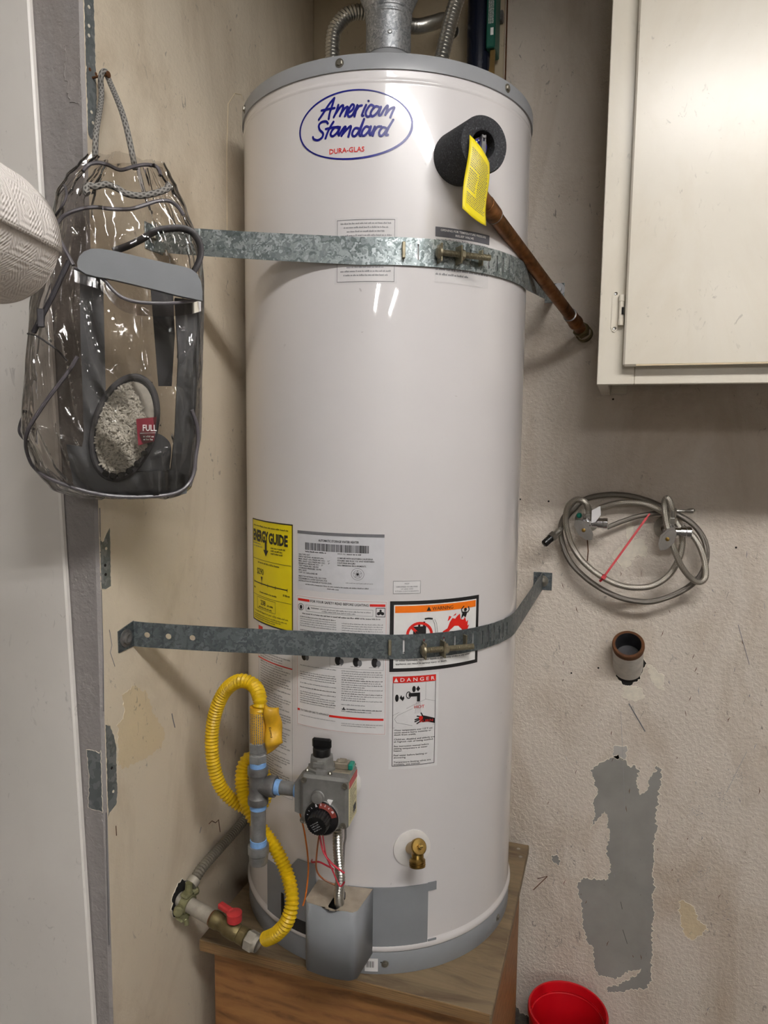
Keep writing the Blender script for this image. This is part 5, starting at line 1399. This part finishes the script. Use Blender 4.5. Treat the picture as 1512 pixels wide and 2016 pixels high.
def hose(pts, r, mat, label, ends):
    t = thing('braided_hose', label, 'hose', pts[0], 'braided water hoses on the back wall')
    MB().tube(smooth_path(pts, 10), r, 16).build('hose', mat, t)
    for p, d_, kind in ends:
        mb = MB(); d_ = Vector(d_).normalized(); p = Vector(p)
        mb.lathe([(r, -.012), (r + .0012, -.012), (r + .0012, .002), (r * .8, .003)], p, d_, 18)
        if kind == 'hex':
            hexnut(mb, p + d_ * .002, d_, r * 1.9, .012); mb.build('fitting', 'nickel', t)
            pr = [(0, 0)]
            for k in range(7): pr += [(r * 1.38, k * .003 + .0002), (r * 1.28, k * .003 + .002)]
            MB().lathe(pr + [(0, .0215)], p + d_ * .014, d_, 20).build('thread', 'black_plastic', t)
        elif kind == 'knob':
            mb.lathe([(r * .8, 0), (r * .62, .006), (r * .6, .02), (r * 1.0, .027), (r * 1.0, .034), (r * .5, .037), (0, .037)], p, d_, 16); mb.build('fitting', 'nickel', t)
        else:
            hexnut(mb, p + d_ * .002, d_, r * 1.5, .012); mb.build('fitting', 'nickel', t)
    return t
hA = [(-0.0537,1.535,1.449),(-0.0563,1.53,1.4659),(-0.0651,1.53,1.4739),(-0.0788,1.535,1.4749),(-0.0934,1.54,1.4608),(-0.0982,1.545,1.4362),(-0.0944,1.548,1.4077),(-0.0834,1.548,1.3771),(-0.0659,1.545,1.3516),(-0.0439,1.54,1.332),(-0.0164,1.535,1.3151),(0.0157,1.533,1.303),(0.047,1.535,1.3),(0.0777,1.54,1.3055),(0.1051,1.545,1.3253),(0.1231,1.55,1.3559),(0.1302,1.553,1.3887),(0.1268,1.555,1.4182),(0.1131,1.56,1.4388),(0.0897,1.565,1.455),(0.061,1.57,1.4672),(0.0296,1.572,1.4705),(-0.002,1.574,1.4663),(-0.0312,1.578,1.4557)]
hose(hA, .0062, 'braid_steel', 'bright braided steel hose coiled round the valve with the paper tag', [(hA[0], (.1, .1, -1), 'nut')])
hB = [(-0.1189,1.545,1.3997),(-0.1097,1.555,1.4084),(-0.1021,1.568,1.425),(-0.0897,1.578,1.4461),(-0.062,1.584,1.4725),(-0.0216,1.587,1.4831),(0.0186,1.587,1.4837),(0.0586,1.585,1.4756),(0.0929,1.582,1.4619),(0.1239,1.576,1.4472),(0.1521,1.57,1.4286),(0.1718,1.565,1.4003),(0.1772,1.56,1.3686),(0.1695,1.556,1.3333),(0.148,1.552,1.3073),(0.1174,1.55,1.2866),(0.0797,1.548,1.2714),(0.0461,1.55,1.2691),(0.0116,1.552,1.2749),(-0.0266,1.556,1.2911),(-0.0603,1.56,1.3137),(-0.0878,1.565,1.3413),(-0.1032,1.57,1.3728),(-0.11,1.576,1.4035),(-0.1062,1.584,1.4289),(-0.0893,1.59,1.4522)]
hose(hB, .0058, 'braid_dull', 'dull grey outer hose with a black threaded fitting', [(hB[0], tuple(Vector(hB[0]) - Vector(hB[1])), 'hex')])
hC = [(0.1072,1.525,1.4503),(0.1041,1.522,1.469),(0.099,1.522,1.4827),(0.0935,1.523,1.485),(0.0912,1.525,1.4736),(0.0943,1.523,1.4472),(0.1015,1.52,1.4185),(0.1129,1.518,1.3846),(0.1296,1.52,1.3504),(0.1483,1.525,1.328),(0.1639,1.53,1.3209),(0.1744,1.535,1.3307),(0.1737,1.54,1.3527),(0.1659,1.545,1.3811),(0.1535,1.55,1.404),(0.1415,1.556,1.4161),(0.1291,1.563,1.4256)]
hose(hC, .0058, 'braid_steel', 'braided steel hose hanging in a narrow loop from the second valve', [(hC[0], (0, .1, -1), 'nut')])
hD = [(-0.0159,1.57,1.4162),(0.0103,1.572,1.4285),(0.0415,1.575,1.4408),(0.0726,1.578,1.4483),(0.0957,1.578,1.4513),(0.1156,1.573,1.4562)]
hose(hD, .0050, 'braid_dull', 'thin grey tube with a rounded metal tip passing behind the loops', [(hD[-1], (1, -.05, .06), 'knob')])
hE = [(-0.0562,1.583,1.4657),(-0.0398,1.575,1.4698)]
# red cable tie across the coil
zt_ = thing('cable_tie', 'red plastic cable tie stretched across the coiled hoses', 'cable tie', tuple([(-0.0165,1.525,1.3203)][0]))
za, zb2 = [Vector(p) for p in [(-0.0165,1.524,1.3205),(0.0665,1.558,1.4506)]]
zd = (zb2 - za).normalized(); zs = zd.cross(Vector((0, -1, 0))).normalized(); zn = zs.cross(zd)
if zn.y > 0: zn = -zn
fz = frame(za, zd, zs, zn)
zl = (zb2 - za).length
MB().box(fz, (0, -.0022, -.0006), (zl * .93, .0022, .0006), .0003).box(fz, (zl * .92, -.0015, -.0005), (zl, .0015, .0005), .0002).build('strip', 'red_plastic', zt_)
MB().box(fz, (-.006, -.0042, -.003), (.004, .0042, .004), .001).build('head', 'red_plastic', zt_)
MB().lathe([(.0068, -.002), (.0074, -.002), (.0074, .002), (.0068, .002)], za + zd * -.008 + Vector((0, .009, 0)), (.62, 0, -.45), 20).build('loop', 'red_plastic', zt_)

# ------------------------------------------------------------------ red bin on the floor
bk = thing('red_bin', 'round red plastic bin on the floor under the peeling wall', 'bin', (-.055, 1.47, 0))
bp_ = [(-0.0509,1.47,0.397)][0]
BZ = bp_[2]
MB().lathe([(0, .004), (.06, .004), (.077, BZ - .004), (.0785, BZ), (.082, BZ), (.0835, BZ - .003), (.0835, BZ - .012), (.081, BZ - .013), (.064, .002), (.062, 0), (0, 0)], (bp_[0], 1.47, 0), ax, 56).build('body', 'bucket_red', bk, 40)
MB().lathe([(.0748, BZ - .02), (.0762, BZ - .021), (.0765, BZ - .0235), (.0742, BZ - .025)], (bp_[0], 1.47, 0), ax, 56).build('inner_step', 'bucket_red', bk, 40)

# ------------------------------------------------------------------ clear bag hung on the wall's corner
BCo = Vector((-.63, .79, 0)); BTv = Vector((.7828, .6222, 0)); BNv = Vector((.6222, -.7828, 0))
def BG(a, z, b): return BCo + BTv * a + BNv * b + Vector((0, 0, z))
BT_Z = [1.516, 1.520, 1.530, 1.556, 1.60, 1.68, 1.757, 1.80, 1.8375, 1.857, 1.891, 1.915, 1.930, 1.944]
BT_L = [-.015, -.045, -.072, -.090, -.102, -.096, -.0876, -.076, -.063, -.0586, -.0517, -.037, -.022, -.010]
BT_R = [.078, .092, .101, .108, .114, .117, .120, .121, .1186, .112, .098, .085, .076, .068]
BT_D = [.030, .038, .044, .049, .052, .050, .047, .045, .042, .038, .030, .024, .018, .012]
def lerp_tab(T, z):
    if z <= BT_Z[0]: return T[0]
    for k in range(len(BT_Z) - 1):
        if z <= BT_Z[k + 1]:
            f_ = (z - BT_Z[k]) / (BT_Z[k + 1] - BT_Z[k]); f_ = f_ * f_ * (3 - 2 * f_) * .5 + f_ * .5
            return T[k] + (T[k + 1] - T[k]) * f_
    return T[-1]
def bag_front(a, z):
    l, r, d_ = lerp_tab(BT_L, z), lerp_tab(BT_R, z), lerp_tab(BT_D, z)
    q = min(1, abs((a - (l + r) / 2) / ((r - l) / 2)))
    return d_ * (1 - q ** 3) ** (1 / 3)
bag = thing('clear_bag', 'clear vinyl drawstring bag with grey piping hanging from a nail at the wall corner', 'bag', tuple(BG(.01, 1.52, 0)))
nr_, na_ = 210, 280
CREASE = [[(-0.0307,1.7627),(-0.0269,1.6998)],[(-0.0309,1.6996),(0.005,1.5894)],[(-0.0345,1.6933),(-0.0173,1.6328)],[(-0.003,1.7315),(0.0266,1.5673)],[(0.0026,1.7258),(0.0156,1.6586)],[(-0.0185,1.6941),(-0.0014,1.5705)],[(-0.0597,1.6438),(-0.0104,1.5673)],[(-0.0545,1.6318),(-0.0018,1.5547)],[(-0.0401,1.6383),(-0.0382,1.6076)],[(0.0226,1.7023),(0.0425,1.6532)],[(0.0387,1.7526),(0.0714,1.7268)],[(0.0714,1.7268),(0.0994,1.7317)],[(0.109,1.7386),(0.0573,1.6347)],[(0.1056,1.7257),(0.0702,1.6605)],[(-0.0777,1.604),(-0.0332,1.5829)],[(-0.0844,1.6968),(-0.076,1.6554)],[(-0.0597,1.7279),(-0.0548,1.7103)],[(-0.0358,1.871),(-0.0288,1.825)],[(-0.0195,1.8554),(-0.0264,1.8135)],[(0.0177,1.8596),(0.02,1.8359)],[(0.0293,1.8609),(0.0257,1.8305)],[(-0.0529,1.6804),(-0.0658,1.6618)],[(-0.0053,1.7556),(0.0137,1.7019)],[(0.0499,1.5705),(0.0814,1.5901)]]
def crease(a, z):
    h = 0.
    for (ax0, az0), (ax1, az1) in CREASE:
        dx, dz = ax1 - ax0, az1 - az0; t_ = max(0, min(1, ((a - ax0) * dx + (z - az0) * dz) / (dx * dx + dz * dz)))
        d2 = (a - ax0 - dx * t_) ** 2 + (z - az0 - dz * t_) ** 2
        if d2 < 1e-4: h += math.exp(-d2 / (.0021 ** 2)) * (.35 + math.sin(PI * t_))
    return h * .0022
mb = MB(); vs = []
for i in range(nr_ + 1):
    z = 1.516 + (1.944 - 1.516) * i / nr_
    l, r, d_ = lerp_tab(BT_L, z), lerp_tab(BT_R, z), lerp_tab(BT_D, z)
    ac, w_ = (l + r) / 2, (r - l) / 2
    top = max(0, (z - 1.84) / .1)
    for k in range(na_):
        q = 2 * PI * k / na_; c_, s_ = math.cos(q), math.sin(q)
        e = 2 / 3
        x = w_ * math.copysign(abs(c_) ** e, c_); y = d_ * math.copysign(abs(s_) ** e, s_)
        n1 = noise.noise(Vector((c_ * 2.2 + z * 5, s_ * 2.2 - z * 3, z * 7)))
        ridge = 1 - abs(noise.noise(Vector((c_ * 5 + z * 11, s_ * 5, z * 4 + 3))))
        n3 = noise.noise(Vector((c_ * 9 - z * 14, s_ * 9 + z * 9, z * 9)))
        side_ = 1 - .75 * max(0, abs(c_) - .6) / .4
        disp = .0045 * n1 * side_ + .005 * (ridge ** 6) * side_ + .0013 * n3 * side_ + top * .006 * math.sin(9 * q + 6 * z)
        if s_ > .05: disp += crease(ac + x, z)
        dirv = Vector((c_ * .7, s_)).normalized()
        vs.append(BG(ac + x + dirv.x * disp, z + .003 * n1, y + dirv.y * disp))
fs = [(i * na_ + k, i * na_ + (k + 1) % na_, (i + 1) * na_ + (k + 1) % na_, (i + 1) * na_ + k) for i in range(nr_) for k in range(na_)]
fs.append(tuple(range(na_ - 1, -1, -1)))
mb.add(vs, fs).build('bag_film', 'clear_vinyl', bag, 80)
def on_bag(pts, off=.003): return [BG(a, z, bag_front(a, z) + off) for a, z in pts]
def piping(pts, r=.0024, mat='piping_grey', off=.003, name='piping'):
    MB().tube(smooth_path(on_bag(pts, off), 10), r, 8).build(name, mat, bag)
CB = (0, 300, 2.88)
piping([(-0.0341,1.6917),(-0.0424,1.6766),(-0.0547,1.6592),(-0.0689,1.6399),(-0.0831,1.6185),(-0.0932,1.6016),(-0.0971,1.5847),(-0.0963,1.57),(-0.09,1.5573),(-0.0759,1.5465),(-0.0566,1.5377),(-0.0309,1.5287),(-0.0066,1.5228),(0.0225,1.52),(0.0566,1.5205),(0.0807,1.5246),(0.0963,1.5359),(0.1033,1.5518),(0.1058,1.5724),(0.1088,1.5929),(0.1064,1.6133),(0.1,1.6312)])
piping([(-0.0357,1.7995),(-0.0421,1.8132),(-0.0493,1.8287),(-0.0536,1.8424),(-0.0513,1.8527),(-0.0425,1.8607),(-0.0269,1.8676),(-0.0092,1.8717),(0.0106,1.8716),(0.0308,1.8744),(0.0473,1.8815),(0.064,1.8892),(0.0786,1.8916),(0.0891,1.8865),(0.0953,1.8777)])
piping([(-0.0588,1.8609),(-0.0469,1.8715),(-0.0416,1.8843),(-0.0423,1.8944),(-0.0449,1.9022)], .0016)
piping([(-0.0224,1.9165),(-0.0162,1.9256),(-0.0061,1.9295),(0.006,1.9282),(0.0202,1.9232),(0.0347,1.9294),(0.0495,1.935),(0.0621,1.9359),(0.0673,1.9306),(0.0678,1.9243)])
piping([(-0.0987,1.6268),(-0.1072,1.6125),(-0.1091,1.6015),(-0.1059,1.5939),(-0.0981,1.5885)], .0018, off=-.03)
seam = [(-0.0348,1.7961),(-0.0271,1.7937),(-0.0134,1.7908),(-0.0017,1.7845),(0.0081,1.7728),(0.02,1.7643),(0.0363,1.7608),(0.0571,1.7611),(0.0783,1.7633),(0.0998,1.7681),(0.1147,1.7747)]
piping(seam, .0021, 'piping_grey', .005, 'pocket_seam')
sp2 = [Vector((a, z, 0)) for a, z in seam]; sp2 = smooth_path(sp2, 6)
mb = MB(); vs = []
for p in sp2:
    for dz_ in (0, -.008, -.016): vs.append(BG(p.x, p.y + dz_, bag_front(p.x, p.y) + .0045))
mb.add(vs, [(3 * i + j, 3 * i + j + 1, 3 * i + j + 4, 3 * i + j + 3) for i in range(len(sp2) - 1) for j in range(2)]).build('pocket_band', 'clear_vinyl_band', bag, 60)
# flat grey carrying strap looping behind the handle
st_ = [Vector((a, z, 0)) for a, z in [(0.0094,1.8237),(0.026,1.8306),(0.0428,1.8397),(0.0577,1.8494),(0.0748,1.8548),(0.092,1.8567),(0.105,1.8526),(0.1132,1.8404),(0.1145,1.8273),(0.1099,1.8137),(0.1043,1.8044)]]
st_ = smooth_path(st_, 8); mb = MB(); vs = []
for k, p in enumerate(st_):
    t_ = (st_[min(k + 1, len(st_) - 1)] - st_[max(k - 1, 0)]).normalized(); n_2 = Vector((-t_.y, t_.x, 0))
    bb = .030 + .012 * math.sin(PI * k / len(st_))
    for e in (-.0035, .0035): vs.append(BG(p.x + n_2.x * e, p.y + n_2.y * e, bb + e * .8))
so_ = mb.add(vs, [(2 * i, 2 * i + 1, 2 * i + 3, 2 * i + 2) for i in range(len(st_) - 1)]).build('carry_strap', 'strap_dark', bag, 60)
md = so_.modifiers.new('thick', 'SOLIDIFY'); md.thickness = .0012
# drawstring over the nail
nail = Vector([(-0.67,0.8496,2.0727)][0])
r1 = [(-0.0084,1.9407),(0.0389,1.9387)]
MB().tube(smooth_path([BG(r1[0][0], r1[0][1] - .006, .004), BG(r1[0][0] + .002, r1[0][1] + .03, 0), nail + Vector((-.004, -.003, -.03)), nail + Vector((-.003, -.004, -.004)), nail + Vector((.0015, -.001, .0042)), nail + Vector((.004, .004, -.006)), BG(r1[1][0] - .012, r1[1][1] + .055, 0), BG(r1[1][0], r1[1][1] - .006, .004)], 10), .0036, 12).build('drawstring', 'rope_braid', bag)
r2 = [(-0.0169,1.8869),(-0.0197,1.8907),(-0.0166,1.8972),(-0.0077,1.8973),(0.0034,1.9012),(0.0153,1.8982),(0.0274,1.8924),(0.0438,1.8923),(0.0605,1.898),(0.0733,1.9055),(0.078,1.9114),(0.0745,1.9141)]
MB().tube(smooth_path([BG(a, z, bag_front(a, z) + .005) for a, z in r2], 10), .0040, 12).build('drawstring', 'rope_braid', bag)
zp = [(-0.0407,1.8043),(-0.0524,1.7781),(-0.0629,1.7562),(-0.0734,1.7366),(-0.0827,1.7192)]
MB().tube(smooth_path([BG(a, z, bag_front(a, z) + .002) for a, z in zp], 8), .0032, 6).build('zipper', 'zip_dark', bag)
zz = BG(zp[3][0], zp[3][1], bag_front(*zp[3]) + .006)
MB().box(frame(zz, BTv, Vector((0, 0, 1)), BNv), (-.004, -.012, -.001), (.004, .010, .003), .001).build('zip_pull', 'zip_dark', bag)
ss = [(-0.0905,1.7195),(-0.0791,1.715),(-0.0678,1.7073),(-0.0563,1.6984),(-0.0458,1.6862)]
MB().tube(smooth_path(on_bag(ss, .001), 6), .0012, 6).build('stitch_line', 'strap_dark', bag)
tq = [(0.0312,1.6181),(0.0554,1.6211),(0.0518,1.5905),(0.0329,1.5853)]
tb = MB().prism(lambda a, b, c: BG(a, b, .0535 + c), tq[::-1], 0, .0008).build('size_tag', 'tag_maroon', bag)
tb['label'] = 'maroon card reading FULL'
mb = MB(); tmap3 = lambda x, y: BG(x, y, .0547)
put_text(mb, tmap3, 'FULL', tq[0][0] + .0075, tq[0][1] - .0145, .008, .0165, 'L', 0, .012)
x0 = tq[0][0] + .004
mb.add([tmap3(x0, tq[0][1] - .0175), tmap3(x0 + .019, tq[0][1] - .0165), tmap3(x0 + .019, tq[0][1] - .0169), tmap3(x0, tq[0][1] - .0179)], [(0, 1, 2, 3)])
put_text(mb, tmap3, '72 x 84 in', x0 + .004, tq[0][1] - .0222, .0022, .011, 'L') if False else (greek(mb, tmap3, x0 + .004, x0 + .016, tq[0][1] - .0225, .0022), greek(mb, tmap3, x0 + .004, x0 + .015, tq[0][1] - .0262, .0022))
mb.build('print', 'ink_white', tb, 0, fix=False)
# nail
nl = thing('nail', 'rusty nail in the corner bead holding the bag cord', 'nail', tuple(nail))
MB().tube([(XL - .01, nail.y, nail.z - .001), (nail.x + .006, nail.y, nail.z)], .0016, 8).build('shank', 'rust', nl)
MB().lathe([(0, 0), (.0042, 0), (.004, .0012), (0, .0014)], (nail.x + .0055, nail.y, nail.z), (1, 0, 0), 12).build('head', 'rust', nl)

# grey plastic frame inside the bag
pf = thing('plastic_frame', 'grey plastic carrying frame inside the clear bag', 'frame', tuple(BG(.02, 1.525, .02)))
def bpoly(name, pts, b0, b1, mat, parent=None, r=0):
    q = [Vector((a, z, 0)) for a, z in pts]
    if r: q = smooth_path(q, r, True)
    return MB().prism(lambda a, z, c: BG(a, z, c), [(p.x, p.y) for p in q], b0, b1).build(name, mat, parent or pf, 40)
bpoly('handle', [(-0.0306,1.7939),(-0.031,1.8009),(-0.0285,1.8082),(-0.0233,1.814),(-0.0148,1.8183),(-0.0034,1.8194),(0.0148,1.8177),(0.0545,1.8118),(0.0907,1.8072),(0.1005,1.805),(0.1079,1.7995),(0.1121,1.7905),(0.1138,1.7788),(0.1136,1.7675),(0.084,1.7715),(0.0538,1.7771),(0.0244,1.782),(0.0042,1.7851),(-0.01,1.7863),(-0.0213,1.7883)], .047, .056, 'frame_grey')
bpoly('side_bar', [(-0.0293,1.7925),(-0.0027,1.7906),(-0.0031,1.7335),(-0.0033,1.6588),(-0.008,1.5955),(-0.0135,1.5476),(-0.0406,1.5478),(-0.0304,1.5953),(-0.0304,1.6579),(-0.0307,1.7257)], .016, .028, 'frame_grey')
bpoly('side_bar', [(0.0827,1.7739),(0.1149,1.7719),(0.112,1.702),(0.1034,1.6033),(0.093,1.522),(0.0782,1.5196),(0.0729,1.547),(0.0797,1.603),(0.0858,1.7007)], .014, .026, 'frame_grey')
bpoly('base', [(-0.0511,1.5857),(-0.0132,1.5796),(-0.0121,1.5521),(0.0285,1.5506),(0.0743,1.5529),(0.0832,1.5529),(0.0892,1.5221),(0.0495,1.5175),(-0.0177,1.522),(-0.0439,1.5352)], .004, .029, 'frame_grey')
bpoly('inner_cup', [(0.0269,1.5488),(0.0298,1.5698),(0.0415,1.5908),(0.0556,1.6008),(0.0694,1.5943),(0.0756,1.5818),(0.0732,1.5578),(0.0699,1.5511)], -.01, .012, 'frame_grey', None, 4)
bpoly('back_bar', [(0.0553,1.7968),(0.0838,1.7958),(0.0853,1.7326),(0.0801,1.6647),(0.0629,1.6641),(0.0591,1.731)], -.024, -.018, 'frame_dark')

# white chenille brush in the bag
br = thing('oval_brush', 'oval brush with white fibre face and dark rim inside the clear bag', 'brush', tuple(BG(.03, 1.55, .035)))
bc0 = [(0.018,1.6073)][0]; tl_ = -.30
def EL(u, v, c): return BG(bc0[0] + u * math.cos(tl_) - v * math.sin(tl_), bc0[1] + u * math.sin(tl_) + v * math.cos(tl_), c)
ra_, rb_ = .0355, .066
MB().tube([EL(ra_ * math.cos(2 * PI * k / 56), rb_ * math.sin(2 * PI * k / 56), .037) for k in range(56)], .0040, 10, closed=True).build('rim', 'brush_grey', br)
mb = MB(); n_ = 40
mb.add([EL(ra_ * math.cos(2 * PI * k / n_), rb_ * math.sin(2 * PI * k / n_), .032) for k in range(n_)] + [EL(ra_ * math.cos(2 * PI * k / n_), rb_ * math.sin(2 * PI * k / n_), .036) for k in range(n_)],
       [tuple(range(n_)), tuple(range(n_, 2 * n_))] + [(k, (k + 1) % n_, n_ + (k + 1) % n_, n_ + k) for k in range(n_)]).build('backing', 'brush_grey', br)
rr = random.Random(3); mb = MB()
mb.add([EL(ra_ * .9 * math.cos(2 * PI * k / n_), rb_ * .9 * math.sin(2 * PI * k / n_), .0375) for k in range(n_)] + [EL(0, 0, .041)], [(k, (k + 1) % n_, n_) for k in range(n_)])
for _ in range(900):
    for _t in range(20):
        u, v = rr.uniform(-1, 1), rr.uniform(-1, 1)
        if u * u + v * v < .93 and not (v > .35 and u > -.2 and u * .6 + v > .75): break
    p = EL(u * ra_ * .92, v * rb_ * .92, .0385 + .004 * (1 - u * u - v * v))
    dd = Vector((rr.uniform(-1, 1), rr.uniform(-1, 1), rr.uniform(-1, 1))).normalized() * rr.uniform(.002, .0045)
    mb.tube([p - dd, p + BNv * .0012, p + dd], [.0011, .0014, .0011], 6)
fo2 = mb.build('fibre_face', 'fibre_white', br); fo2['kind'] = 'stuff'
for k in range(7):
    q = -1.75 + k * .27
    MB().lathe([(0, 0), (.0036, 0), (.0042, .003), (.0036, .006), (0, .006)], EL((ra_ - .002) * math.cos(q), (rb_ - .003) * math.sin(q), .040), BNv, 10).build('bristle_stud', 'black_plastic', br)

# ------------------------------------------------------------------ paper towel roll on its stand
PTE, PTU, PTA = (-.5123, .5079, 1.7628), (.246, -.9693, 0), PI + .18
pt = thing('paper_towel', 'white quilted paper towel roll in front of the clear bag', 'paper towel', PTE)
EA = Vector(PTU); ES = EA.cross(Vector((0, 0, 1))); EZ_ = Vector((0, 0, 1)); EO = Vector(PTE)
RP, LP = .055, .28
def roll(r_of, a0_, a1_, n, name, m=14):
    mb = MB(); vs = []; fs = []; us = []
    for j in range(m + 1):
        h = LP * j / m
        for i in range(n + 1):
            a = a0_ + (a1_ - a0_) * i / n; r = r_of(a, h)
            vs.append(EO + EA * h + (ES * math.cos(a) + EZ_ * math.sin(a)) * r)
    for j in range(m):
        for i in range(n):
            fs.append((j * (n + 1) + i, j * (n + 1) + i + 1, (j + 1) * (n + 1) + i + 1, (j + 1) * (n + 1) + i))
            f4 = lambda jj, ii: (LP * jj / m, RP * (a0_ + (a1_ - a0_) * ii / n))
            us.append((f4(j, i), f4(j, i + 1), f4(j + 1, i + 1), f4(j + 1, i)))
    return mb.add(vs, fs, 0, us).build(name, 'paper_towel', pt, 60)
roll(lambda a, h: RP * (1 - .05 * max(0, 1 - h / .012) ** 2), -PI, PI, 72, 'roll')
o_ = roll(lambda a, h: RP * (1 - .05 * max(0, 1 - h / .012) ** 2) + .0016 + .0016 * max(0, 1 - (PTA - a) / .5) ** 2, PTA - 3.6, PTA, 40, 'loose_sheet')
md = o_.modifiers.new('thick', 'SOLIDIFY'); md.thickness = .0008
for h in (0.0005, LP - .0005):
    MB().lathe([(.021, 0), (.0528, 0)], EO + EA * h, EA, 48).build('roll_end', 'paper_towel', pt)
MB().lathe([(.020, 0), (.0215, 0), (.0215, LP), (.020, LP), (.020, 0)], EO, EA, 32).build('core_tube', 'plaster_old', pt)
ts = thing('towel_stand', 'thin steel floor stand holding the paper towel roll', 'stand', (EO.x + EA.x * .34, EO.y + EA.y * .34, 0))
MB().tube([EO + EA * -.0, EO + EA * .34], .0075, 14).build('rod', 'nickel', ts)
PB = EO + EA * .34
MB().tube([(PB.x, PB.y, .012), (PB.x, PB.y, EO.z + .01)], .009, 14).build('post', 'nickel', ts)
MB().lathe([(0, 0), (.13, 0), (.13, .008), (.02, .014), (0, .014)], (PB.x, PB.y, 0), ax, 40).build('base', 'iron_dark', ts)
